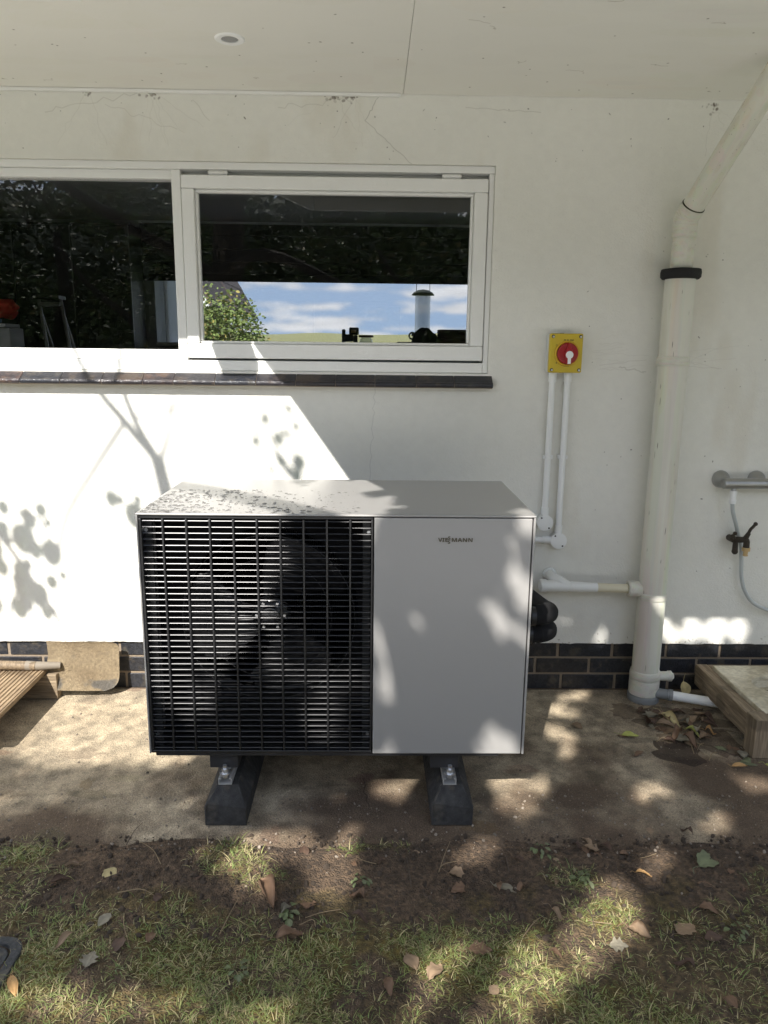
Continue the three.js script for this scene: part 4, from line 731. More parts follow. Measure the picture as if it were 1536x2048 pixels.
// those one can tell apart
leaf('ovate', 'pale', -0.717, 1.162, 2.9, 0.9, 'pale yellow heart shaped leaf lying flat on dark soil');
leaf('lobed', 'green', 0.975, 1.125, 2.2, 1.05, 'mottled grey green leaf lying at the soil edge below the tray');
leaf('lance', 'orange', 0.773, 1.176, 1.3, 0.75, 'small bright orange pointed leaf lying in a patch of sun');
leaf('lance', 'grey', 0.386, 1.235, 1.2, 1.05, 'long pale grey leaf lying on bare soil in front of the heat pump');
leaf('curled', 'brown', -0.268, 1.262, 0.5, 1.15, 'large brown cupped leaf standing up in the grass edge');
leaf('curled', 'brown', -0.191, 1.415, 1.9, 1.0, 'reddish brown folded leaf lying in the grass');
leaf('lance', 'orange', -0.801, 1.555, 0.6, 1.0, 'thin rust brown leaf lying beside the inspection cover');
leaf('lobed', 'tan', 0.250, 1.185, 1.2, 0.95, 'flat tan lobed leaf lying on the soil before the rubber foot');
leaf('ovate', 'yellow', 1.00, 0.40, 1.5, 0.85, 'yellow green leaf lying on concrete by the soil pipe');
leaf('ovate', 'brown', 0.97, 0.405, 4.4, 0.75, 'brown leaf lying against the yellow green leaf on concrete');
leaf('lance', 'brown', 0.985, 0.535, 2.3, 0.75, 'dark olive narrow leaf alone on the concrete');
leaf('lobed', 'tan', 0.815, 0.33, 0.7, 0.75, 'dry tan leaf with a long stalk alone on sunlit concrete');
leaf('lance', 'green', 1.345, 0.605, 1.5, 1.2, 'green pointed leaf lying at the corner post of the tray');
leaf('lance', 'orange', 1.315, 0.618, 1.7, 0.95, 'orange edged leaf under the green one at the tray post');
leaf('lance', 'yellow', 1.43, 0.63, 0.6, 1.0, 'lime yellow leaf lying in front of the tray post');
leaf('curled', 'yellow', 1.24, 0.40, 0.8, 0.9, 'crumpled yellow green leaf in the litter by the tray');
leaf('ovate', 'grey', 1.19, 0.435, 1.6, 0.9, 'pale grey leaf lying at the edge of the damp stain');
leaf('curled', 'orange', 1.315, 0.385, 1.1, 0.8, 'pinkish orange leaf lit by the sun in the litter by the tray');
leaf('ovate', 'pale', 1.345, 0.06, 0.2, 1.0, 'pale leaf propped against the plinth behind the tray frame', undefined, 1.1, 0.03);
leaf('curled', 'pale', 1.2, 0.29, 0.3, 1.15, 'large pale curled leaf at the foot of the soil pipe');
leaf('lance', 'tan', 1.165, 0.335, 1.25, 1.3, 'long tan curled leaf in front of the soil pipe');
leaf('curled', 'tan', 0.68, 1.405, 1.0, 1.0, 'crumpled tan leaf at the edge of the grass in sun');
leaf('lobed', 'tan', 0.80, 1.395, 2.1, 0.85, 'crumpled tan leaf with a stalk beside a larger one in the grass edge');
leaf('ovate', 'dark', 0.86, 1.42, 1.7, 0.75, 'dark brown leaf with pale rim under the stalk of the crumpled leaf');
leaf('ovate', 'tan', 0.105, 1.497, 0.4, 0.85, 'pinkish tan oval leaf lying in sunlit grass');
leaf('lobed', 'tan', 0.16, 1.53, 2.5, 0.75, 'crumpled tan leaf beside the oval leaf in sunlit grass');
leaf('lobed', 'brown', 0.275, 1.455, 1.4, 0.75, 'flat pinkish leaf in grass before the soil');
leaf('lobed', 'brown', 0.885, 1.335, 1.2, 0.8, 'brown star shaped leaf with long stalk on damp soil');
// litter: look-alikes
{
  const r = rng(55), put = (n, kinds, cols, label, group, spot, s0, s1) => { for (let i = 0; i < n; i++) { const [x, z] = spot(); leaf(kinds[i % kinds.length], cols[i % cols.length], x, z, r() * 6.28, lerp(s0, s1, r()), label, group, (r() - 0.5) * 0.4); } };
  put(26, ['curled', 'ovate', 'lobed'], ['brown', 'dark', 'tan', 'brown'], 'withered brown leaf lying on the bare soil strip', 'withered leaves on the soil strip', () => [-0.9 + r() * 1.95, 1.06 + r() * 0.24], 0.4, 0.8);
  put(36, ['ovate', 'curled', 'lance'], ['brown', 'tan', 'dark', 'grey'], 'withered leaf in the litter between soil pipe and tray', 'leaf litter between soil pipe and tray', () => [1.1 + r() * 0.26, 0.17 + r() * 0.3], 0.55, 1.1);
  put(16, ['curled', 'ovate', 'lobed'], ['tan', 'brown', 'grey', 'dark'], 'withered leaf caught in the lawn grass', 'withered leaves in the grass', () => [-0.75 + r() * 1.7, 1.33 + r() * 0.3], 0.4, 0.75);
  put(9, ['ovate', 'curled', 'lobed'], ['brown', 'dark', 'tan'], 'withered leaf at the edge of the concrete apron', 'withered leaves on the apron edge', () => [0.55 + r() * 0.55, 0.98 + r() * 0.1], 0.4, 0.75);
  put(10, ['lance', 'ovate'], ['dark', 'green', 'brown', 'grey'], 'small leaf in the litter at the tray post', 'leaf litter at the tray post', () => [1.3 + r() * 0.12, 0.45 + r() * 0.14], 0.4, 0.8);
  for (let i = 0; i < 34; i++) {
    const soil = i < 22, x = soil ? -0.9 + r() * 2 : 1.1 + r() * 0.28, z = soil ? 1.03 + r() * 0.4 : 0.2 + r() * 0.4, a = r() * 6.28, l = 0.03 + r() * (soil ? 0.11 : 0.06), y = Math.max(soilY(x, z), 0) + 0.004;
    const k = V(Math.cos(a) * l, 0, Math.sin(a) * l), b = (r() - 0.5) * 0.03;
    solo('twig', limb([V(0, 0, 0), V(k.x * 0.5 + b, 0.004 + r() * 0.012, k.z * 0.5 - b), V(k.x, 0.004, k.z)], 0.0016, 0.0008, 8, 5), i % 3 ? std([0.26, 0.19, 0.11], 0.9) : std([0.09, 0.065, 0.045], 0.9), soil ? 'thin dry stalk lying on the soil strip' : 'thin dry stalk in the litter near the tray', 'twig', soil ? 'stalks on the soil strip' : 'stalks in the litter near the tray').position.set(x, y, z);
  }
}

// low broad-leaved weeds in the soil and turf
for (const [x, z, n, s, label] of [[0.50, 1.10, 11, 0.26, 'small grey green weed on bare soil before the plain panel'], [0.60, 1.20, 13, 0.3, 'leafy weed beside the sunlit grass tuft'], [-0.20, 1.345, 12, 0.3, 'broad leaved weed at the grass edge near the cupped leaf'], [-0.02, 1.20, 9, 0.24, 'grey green weed in the sunlit soil patch'], [-0.30, 1.52, 10, 0.24, 'clover like weed low in the turf'], [0.93, 1.40, 9, 0.24, 'small weed in the turf near the star shaped leaf']]) {
  const t = thing('weed_plant', label, 'weed', [x, soilY(x, z), z]), r = rng(Math.round(x * 1000) + 5000);
  for (let i = 0; i < n; i++) { const a = i * 2.4 + r() * 0.6, d = 0.006 + 0.026 * r(), l = part('leaf', SHAPES.ovate[i % 3], i % 3 ? LM.weed ??= leafMat([0.12, 0.145, 0.06]) : LM.green, t); l.position.set(Math.sin(a) * d, 0.004 + r() * 0.014, Math.cos(a) * d); l.rotation.set(-0.25 - r() * 0.4, a + Math.PI, 0, 'YXZ'); l.scale.set(s * (0.8 + r() * 0.5), s * 0.5, s * (0.8 + r() * 0.5)); }
}

// ---------------------------------------------------------------- things inside the room, seen through the window
{
  const t = thing('folding_ladder', 'aluminium folding ladder standing in the dark room', 'ladder', [-2.06, 0.05, -2.0]);
  const al = std([0.42, 0.42, 0.42], 0.45, { metalness: 0.7 });
  const q = (y) => 0.118 - (1.7 - y) * 0.0;               // rails lean to the side as the ladder rests on the cupboards
  const X = (y) => (1.7 - y) * 0.17;
  for (const dx of [-0.075, 0.065]) part('rail', join([rod(V(X(0) + dx * 1.15, 0.0, 0.25), V(X(1.68) + dx, 1.68, 0), 0.014, 0.012, 8)]), al, t);
  for (let y = 0.25; y < 1.66; y += 0.28) part('tread', box(X(y) - 0.075, X(y) + 0.066, y - 0.012, y + 0.012, 0.25 * (1 - y / 1.68) - 0.03, 0.25 * (1 - y / 1.68) + 0.03, 0.002), al, t);
  for (const dx of [-0.13, 0.01]) part('back_leg', rod(V(X(0) + dx, 0, -0.45), V(X(1.6) + dx + 0.04, 1.6, -0.03), 0.009, 0.009, 8), al, t);
  part('top_cap', box(X(1.7) - 0.09, X(1.7) + 0.08, 1.68, 1.705, -0.06, 0.06, 0.004), M.darkMetal, t);
}
{
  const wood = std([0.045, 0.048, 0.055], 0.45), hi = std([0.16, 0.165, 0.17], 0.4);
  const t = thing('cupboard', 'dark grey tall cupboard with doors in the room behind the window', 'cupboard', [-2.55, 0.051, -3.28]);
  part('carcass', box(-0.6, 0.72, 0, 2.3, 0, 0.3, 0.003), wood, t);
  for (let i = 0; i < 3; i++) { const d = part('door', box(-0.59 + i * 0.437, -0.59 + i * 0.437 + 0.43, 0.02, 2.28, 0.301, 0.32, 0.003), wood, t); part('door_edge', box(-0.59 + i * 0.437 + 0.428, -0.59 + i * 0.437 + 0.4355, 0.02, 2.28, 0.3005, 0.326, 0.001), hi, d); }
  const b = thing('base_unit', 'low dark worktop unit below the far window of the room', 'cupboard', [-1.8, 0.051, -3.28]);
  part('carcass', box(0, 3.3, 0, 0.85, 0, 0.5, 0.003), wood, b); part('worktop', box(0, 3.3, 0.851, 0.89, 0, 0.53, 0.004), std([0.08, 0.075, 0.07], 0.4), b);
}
{
  const t = thing('storage_box', 'pale grey lidded box standing in the room behind the fixed light', 'box', [-2.04, 1.2, -1.2]);
  part('box_body', box(-0.02, 0.12, 0, 0.33, -0.08, 0.08, 0.008), std([0.36, 0.37, 0.37], 0.6), t); part('box_lid', box(-0.026, 0.10, 0.3305, 0.352, -0.085, 0.085, 0.006), std([0.46, 0.47, 0.47], 0.6), t);
  const s = thing('shelf_unit', 'dark open shelf unit carrying boxes inside the room', 'shelves', [-2.3, 0.051, -1.2]);
  for (const y of [0.4, 0.8, 1.125]) part('shelf', box(-0.35, 0.42, y, y + 0.022, -0.18, 0.18, 0.002), M.darkMetal, s);
  for (const [x, z] of [[-0.33, -0.16], [0.4, -0.16], [-0.33, 0.16], [0.4, 0.16]]) part('post', box(x - 0.015, x + 0.015, 0, 1.1245, z - 0.015, z + 0.015, 0.001), M.darkMetal, s);
  const c = thing('red_cloth', 'red cloth bundled on top of the storage box in the room', 'cloth', [-1.98, 1.63, -1.2]);
  const g = new THREE.SphereGeometry(1, 28, 18), p = g.attributes.position; for (let i = 0; i < p.count; i++) { const k = 0.72 + 0.6 * fbm(p.getX(i) * 2.2 + 4, p.getY(i) * 2 + p.getZ(i) * 1.7, 3, 8); p.setXYZ(i, p.getX(i) * 0.072 * k, p.getY(i) * 0.052 * k, p.getZ(i) * 0.07 * k); } g.computeVertexNormals();
  part('bundle', g, std([0.5, 0.03, 0.02], 0.9), c);
  const o = thing('blue_crate', 'blue plastic crate under the red cloth on the shelf', 'crate', [-2.16, 1.199, -1.2]);
  part('crate_body', box(-0.1, 0.1, 0, 0.36, -0.12, 0.12, 0.01), std([0.05, 0.11, 0.20], 0.5), o); part('crate_rim', box(-0.105, 0.105, 0.3605, 0.385, -0.125, 0.125, 0.006), std([0.05, 0.11, 0.20], 0.5), o);
}
const SILL = 1.4855;
{
  const t = thing('cordless_drill', 'dark blue cordless drill standing on the far window sill', 'drill', [-0.17, SILL, -3.36]);
  const body = std([0.03, 0.05, 0.085], 0.5);
  part('drill_body', join([box(-0.075, -0.045, 0.0, 0.12, -0.025, 0.025, 0.01), box(-0.06, 0.02, 0.02, 0.08, -0.028, 0.028, 0.012)]), body, t);
  part('battery', box(-0.015, 0.065, 0.075, 0.135, -0.035, 0.035, 0.01), std([0.018, 0.018, 0.02], 0.5), t); part('battery_label', box(0.0, 0.04, 0.09, 0.115, 0.0352, 0.037, 0.001), std([0.45, 0.26, 0.08], 0.5), t);
  part('grip', box(0.02, 0.055, 0.0, 0.074, -0.02, 0.02, 0.009), body, t);
}
{
  const t = thing('glass_jar', 'small jar with a brown lid on the far window sill', 'jar', [-0.045, SILL, -3.36]);
  part('jar_glass', lathe([[0.0001, 0], [0.05, 0], [0.056, 0.01], [0.052, 0.04], [0.04, 0.052], [0.04, 0.056]], 28), phys([0.86, 0.9, 0.9], 0.05, { transmission: 0.7, thickness: 0 }), t); part('jar_lid', lathe([[0.0001, 0.0565], [0.06, 0.0565], [0.062, 0.066], [0.058, 0.074], [0.0001, 0.075]], 28), std([0.16, 0.075, 0.03], 0.5), t);
}
{
  const t = thing('wicker_basket', 'brown wicker basket on the far window sill', 'basket', [0.69, SILL, -3.37]);
  const wm = std([0.11, 0.075, 0.045], 0.85), w = 0.135, d = 0.055, h = 0.105;
  for (let k = 0; k < 9; k++) { const pts = [], y = 0.008 + k * 0.0118; for (let i = 0; i <= 56; i++) { const a = i / 56 * 6.2832, c = Math.cos(a), s = Math.sin(a), e = 0.35, px = Math.sign(c) * Math.pow(Math.abs(c), e) * w, pz = Math.sign(s) * Math.pow(Math.abs(s), e) * d, o = 1 + 0.03 * Math.sin(i * 1.8 + k * 3.14); pts.push(V(px * o, y + 0.002 * Math.sin(i * 1.1 + k), pz * o)); } part('weave', tube(pts, 0.0072, 112, 6), wm, t); }
  part('basket_floor', box(-w, w, 0.001, 0.006, -d, d, 0.002), wm, t); part('basket_rim', (() => { const pts = []; for (let i = 0; i <= 40; i++) { const a = i / 40 * 6.2832, c = Math.cos(a), s = Math.sin(a); pts.push(V(Math.sign(c) * Math.pow(Math.abs(c), 0.35) * w, h + 0.012, Math.sign(s) * Math.pow(Math.abs(s), 0.35) * d)); } return tube(pts, 0.009, 80, 8); })(), wm, t);
}
{
  const t = thing('black_bag', 'black cloth bag slumped on the far window sill behind the bird feeder', 'bag', [0.45, SILL - 0.0005, -3.39]);
  const g = new THREE.SphereGeometry(1, 26, 16, 0, 6.2832, 0, Math.PI / 2), p = g.attributes.position; for (let i = 0; i < p.count; i++) { const k = 0.85 + 0.3 * fbm(p.getX(i) * 2 + 3, p.getZ(i) * 2 + p.getY(i), 3, 5); p.setXYZ(i, p.getX(i) * 0.115 * k, p.getY(i) * 0.135 * k, p.getZ(i) * 0.045 * k); } g.computeVertexNormals();
  part('bag_body', g, std([0.012, 0.014, 0.02], 0.8), t); part('bag_base', box(-0.24, 0.02, 0, 0.024, -0.03, 0.03, 0.01), std([0.012, 0.014, 0.02], 0.8), t);
}
{
  const t = thing('bird_feeder', 'clear tube bird feeder with green domed cap hanging outside the far window', 'bird feeder', [0.455, 1.46, -3.9]);
  const gm = std([0.07, 0.075, 0.02], 0.5);
  part('feeder_tube', lathe([[0.068, 0.02], [0.068, 0.46]], 32), phys([0.9, 0.92, 0.93], 0.15, { transmission: 0.6, thickness: 0 }), t);
  part('seed', lathe([[0.0001, 0.02], [0.06, 0.02], [0.06, 0.1], [0.0001, 0.12]], 24), std([0.30, 0.34, 0.4], 0.9), t);
  part('feeder_cap', lathe([[0.0001, 0.513], [0.05, 0.505], [0.085, 0.485], [0.102, 0.462], [0.0001, 0.461]], 32), gm, t);
  part('feeder_base', lathe([[0.0001, 0], [0.07, 0.0], [0.072, 0.02], [0.0001, 0.021]], 28), gm, t);
  part('feeding_port', join([rod(V(-0.095, 0.12, 0), V(0.08, 0.12, 0), 0.014, 0.014, 14), (() => { const g = new THREE.TorusGeometry(0.028, 0.008, 8, 20); g.translate(-0.09, 0.11, 0.02); return g; })()]), gm, t);
  for (const s of [-0.06, 0.06]) part('hanging_wire', rod(V(s, 0.49, 0), V(s * 0.7, 1.3, 0.02), 0.003, 0.003, 6), M.darkMetal, t);
}

// ---------------------------------------------------------------- country beyond the far window
{
  const hill = (d, amp, seed, col, yb, name) => {
    const g = sheet(-1, 1, 0, 1, 120, 10, () => 0), p = g.attributes.position;
    for (let i = 0; i < p.count; i++) { const u = p.getX(i), v = p.getZ(i), x = u * d * 1.3, top = yb + amp * (fbm(u * 5 + seed, 0.5, 3, seed) - 0.35) + amp * 0.5 * (u + 0.2); p.setXYZ(i, x, -0.06 + (top + 0.06) * smooth(0, 1, v), -d * (0.62 + 0.38 * v)); }
    g.computeVertexNormals(); structure(name, g, std(col, 1, { map: reuse(tex(256, 256, (a, b) => { const n = fbm(a * 7, b * 7, 4, seed, 7), f = smooth(0.5, 0.52, fbm(a * 4, b * 4, 2, seed + 4, 4)); return mix3([0.78, 0.84, 0.6], [1, 0.95, 0.74], f).map((c) => c * (0.8 + 0.3 * n)); }), 1.2 / d * 8), side: THREE.DoubleSide }));
  };
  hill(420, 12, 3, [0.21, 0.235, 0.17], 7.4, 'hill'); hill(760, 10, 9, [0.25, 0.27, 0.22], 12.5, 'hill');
}
function leafCloud(count, size, seed, sample, tint, m) {
  const p = [0, 0, -0.5, 0.24, 0.04, -0.22, 0.3, 0.05, 0.08, 0.16, 0.02, 0.34, 0, -0.04, 0.5, -0.16, 0.02, 0.34, -0.3, 0.05, 0.08, -0.24, 0.04, -0.22, 0, 0, 0], ix = []; for (let i = 0; i < 8; i++) ix.push(8, (i + 1) % 8, i);
  const g = new THREE.BufferGeometry(); g.setAttribute('position', new THREE.Float32BufferAttribute(p, 3)); g.setIndex(ix); g.computeVertexNormals();
  const r = rng(seed), o = new THREE.InstancedMesh(g, m, count), mx = new THREE.Matrix4(), q = new THREE.Quaternion(), e = new THREE.Euler(), c = new THREE.Color();
  for (let i = 0; i < count; i++) { const s = sample(r); e.set((r() - 0.5) * 2.2, r() * 6.28, (r() - 0.5) * 2.2); q.setFromEuler(e); const k = size * (0.65 + r() * 0.7); mx.compose(s, q, V(k, k, k)); o.setMatrixAt(i, mx); const v = 0.6 + r() * 0.8, y = r() < 0.12 ? 1.6 : 1; o.setColorAt(i, c.setRGB(tint[0] * v * y, tint[1] * v, tint[2] * v)); }
  o.castShadow = o.receiveShadow = true; o.userData.kind = 'stuff';
  return o;
}
const leafGreen = std([1, 1, 1], 0.7, { side: THREE.DoubleSide });
function bush(name, label, [x, y, z], [rx, ry, rz], count, size, seed, tint, clump = 0.45) {
  const t = thing(name, label, 'hedge', [x, y, z]);
  const lob = []; const r0 = rng(seed); for (let i = 0; i < 16; i++) { const a = r0() * 6.28, u = r0(); lob.push(V(Math.cos(a) * rx * 0.62 * Math.sqrt(1 - u * u * 0.6), ry * (0.25 + u * 0.85), Math.sin(a) * rz * 0.62 * Math.sqrt(1 - u * u * 0.6))); }
  const o = leafCloud(count, size, seed, (r) => { const b = lob[Math.floor(r() * 16)], d = V(r() - 0.5, r() - 0.5, r() - 0.5).normalize().multiplyScalar(Math.cbrt(r()) * 0.55); return V(b.x + d.x * rx, Math.max(0.02, b.y + d.y * ry * 0.8), b.z + d.z * rz); }, tint, leafGreen);
  o.name = 'foliage'; t.add(o);
  part('stem', limb([V(0, 0, 0), V(rx * 0.1, ry * 0.4, 0), V(0, ry * 0.8, 0.05)], 0.06, 0.02, 8, 7), std([0.09, 0.07, 0.05], 0.9), t);
}
bush('hedge', 'sunlit rounded green hedge outside the far window', [-3.25, -0.06, -9], [1.6, 1.85, 1.2], 34000, 0.06, 61, [0.13, 0.175, 0.04]);
bush('hedge', 'pale green bush at the edge of the view through the far window', [2.2, -0.06, -9.2], [0.75, 1.55, 0.8], 3000, 0.06, 63, [0.22, 0.26, 0.1]);
{
  const t = thing('neighbour_house', 'grey neighbouring house gable with dark tiled roof behind the hedge', 'house', [-5.58, -0.06, -14]);
  part('gable_wall', extrude([[-4, 0], [1.72, 0], [1.72, 2.9], [0.3, 5.4], [-4, 5.4]], 3, 0), std([0.3, 0.31, 0.32], 0.8), t).position.z = -3;
  const rf = part('roof', extrude([[2.16, 2.42], [0.4, 5.6], [0.3, 5.5], [2.06, 2.32]], 3.3, 0), std([0.07, 0.055, 0.05], 0.8), t); rf.position.z = -3.1;
  for (let i = 0; i < 12; i++) { const f = i / 12, x = lerp(2.17, 0.41, f), y = lerp(2.43, 5.6, f); part('tile_course', box(-0.02, 0.02, -0.02, 0.3, -3.05, 0.22, 0.008).rotateZ(0.535).translate(x, y, 0), std([0.075, 0.058, 0.052], 0.8), rf); }
  part('bargeboard', extrude([[2.0, 2.36], [2.1, 2.4], [0.36, 5.55], [0.22, 5.5]], 0.05, 0), std([0.75, 0.75, 0.73], 0.5), t).position.z = 0.23;
}
{
  const t = thing('garden_railing', 'pale metal railing at the far side of the garden beyond the room', 'railing', [-1.4, -0.06, -22]);
  const m = std([0.7, 0.72, 0.74], 0.5); part('top_rail', box(0, 6.2, 1.62, 1.68, -0.03, 0.03, 0.005), m, t); part('bottom_rail', box(0, 6.2, 0.2, 0.25, -0.03, 0.03, 0.005), m, t);
  for (let i = 0; i <= 42; i++) part('baluster', box(i * 0.147, i * 0.147 + 0.025, 0, 1.62, -0.012, 0.012, 0), m, t);
}

// ---------------------------------------------------------------- trees of the garden behind the camera
const bark = std([0.9, 0.9, 0.9], 0.95, { bumpMap: reuse(gritBump, 3), bumpScale: 0.03, map: reuse(tex(256, 512, (u, v) => { const n = fbm(u * 10, v * 5, 5, 4), l = smooth(0.55, 0.7, fbm(u * 5, v * 5, 4, 9, 5)); return mix3([0.36, 0.32, 0.27], [0.56, 0.53, 0.46], n).map((c) => c * (0.7 + 0.4 * l)); }), 3, 3) });
// where light falls through the crown: each row is an opening followed down the sun's rays to the ground, centre x z and two half-axes
const OPEN = [
[-1.055,0.282,0.215,-0.001,0.086,0.245],[-1.079,0.473,0.219,-0.001,0.062,0.161],[-0.945,0.436,0.167,-0.001,0.061,0.184],[-0.972,0.109,0.124,-0.001,0.042,0.137],
[-1.05,0.762,0.036,0,0.022,0.052],[-1.149,0.845,0.028,0,0.02,0.043],[-0.722,0.575,0.106,0,0.013,0.05],[0.064,0.746,0.059,0,-0.001,0.065],
[0.141,0.795,0.058,0,-0.006,0.113],[0.442,0.746,0.042,0,-0.011,0.065],[0.496,0.817,0.059,0,-0.018,0.095],[0.585,0.746,0.034,0,-0.013,0.059],
[-0.259,1.044,0.133,0,0.011,0.092],[-0.327,1.173,0.083,0,0.014,0.091],[-0.439,1.1,0.064,0,0.007,0.033],[-0.067,1.044,0.052,0,0.003,0.08],
[-0.063,1.174,0.049,0,0.003,0.092],[-0.13,1.214,0.055,0,0.005,0.078],[0.32,1.079,0.059,0,-0.009,0.067],[0.717,0.374,0.043,0,-0.013,0.054],
[0.742,0.503,0.033,0,-0.023,0.088],[0.767,0.166,0.052,0,-0.015,0.062],[0.881,0.051,0.075,0,-0.015,0.057],[0.955,0.775,0.067,0,-0.024,0.064],
[1.105,0.924,0.055,0,-0.024,0.051],[1.115,0.448,0.047,0,-0.017,0.044],[1.314,0.73,0.052,0,-0.027,0.054],[0.833,0.231,0.051,0,-0.014,0.051],
[0.684,1.226,0.069,0,-0.019,0.059],[0.676,1.31,0.046,0,-0.024,0.072],[0.572,1.396,0.05,0,-0.024,0.082],[0.829,1.113,0.058,0,-0.02,0.054],
[0.193,1.531,0.081,0,-0.009,0.085],[0.295,1.473,0.072,0,-0.009,0.06],[0.184,1.625,0.088,0.001,-0.005,0.051],[0.386,1.443,0.049,0,-0.008,0.039],
[0.394,1.574,0.046,0,-0.012,0.054],[0.296,1.613,0.078,0,-0.009,0.052],[-0.703,1.594,0.121,0.001,0.027,0.065],[-0.478,1.608,0.165,0.001,0.013,0.045],
[-0.278,1.622,0.12,0.001,0.005,0.032],[-0.192,1.61,0.066,0,0.004,0.032],[0.756,0.002,0.022,0,-0.016,0.052],[0.701,0.129,0.022,0,-0.009,0.027],
[0.621,0.221,0.022,0,-0.012,0.039],[0.638,0.26,0.03,0,-0.005,0.016],[0.709,0.221,0.022,0,-0.012,0.039],[0.66,0.307,0.022,0,-0.01,0.031],
[0.556,0.354,0.018,0,-0.013,0.04],[0.327,0.285,0.027,0,-0.014,0.039],[0.273,0.419,0.037,0,-0.025,0.072],[0.213,0.419,0.022,0,-0.025,0.072],
[0.261,0.262,0.018,0,-0.016,0.047],[0.459,0.639,0.031,0,-0.015,0.047],[0.525,0.664,0.038,0,-0.013,0.042],[0.18,0.664,0.028,0,-0.015,0.042],
[0.35,0.019,0.02,0,-0.031,0.089],[0.804,-0.036,0.02,0,-0.006,0.021],[-0.223,0.172,0.189,-0.001,-0.098,0.243],[-0.4,0.358,0.088,0,-0.065,0.157],
[-0.002,0.051,0.086,-0.001,-0.04,0.104],[0.268,0.02,0.079,-0.001,-0.029,0.081],[-0.02,0.565,0.076,0,-0.036,0.098],[0.103,0.436,0.06,0,-0.023,0.064],
[-0.392,0.518,0.09,0,-0.026,0.065],[-0.063,0.248,0.059,0,-0.018,0.046],[-0.079,0.404,0.074,0,-0.018,0.048],[1.39,-0.254,0.035,0,-0.015,0.057],
[1.466,-0.272,0.039,0,-0.017,0.063],[1.551,-0.266,0.03,0,-0.017,0.063],[1.617,-0.255,0.039,0,-0.012,0.045],[1.69,-0.289,0.054,0,-0.023,0.09],
[1.333,-0.321,0.026,0,-0.015,0.056],[0.828,-0.068,0.043,0,-0.018,0.058],[-0.034,-0.34,0.321,-0.013,0.047,0.3],[0.181,-0.485,0.119,-0.005,0.01,0.144],
[0.397,-0.195,0.046,-0.002,-0.002,0.137],[0.794,-0.121,0.037,-0.001,-0.008,0.043],
];
const open = (x, z) => { for (let i = 0; i < OPEN.length; i++) { const [cx, cz, ax, az, bx, bz] = OPEN[i], a = Math.hypot(ax, az), grow = ((a + (i < 42 ? (cz > 1.35 ? 0.04 : 0.02) : a > 0.045 ? 0.012 : 0.018)) / a) ** 2; const dx = x - cx, dz = z - cz, D = ax * bz - az * bx, s = (dx * bz - dz * bx) / D, t = (ax * dz - az * dx) / D; if (s * s + t * t < grow) return true; } return false; };
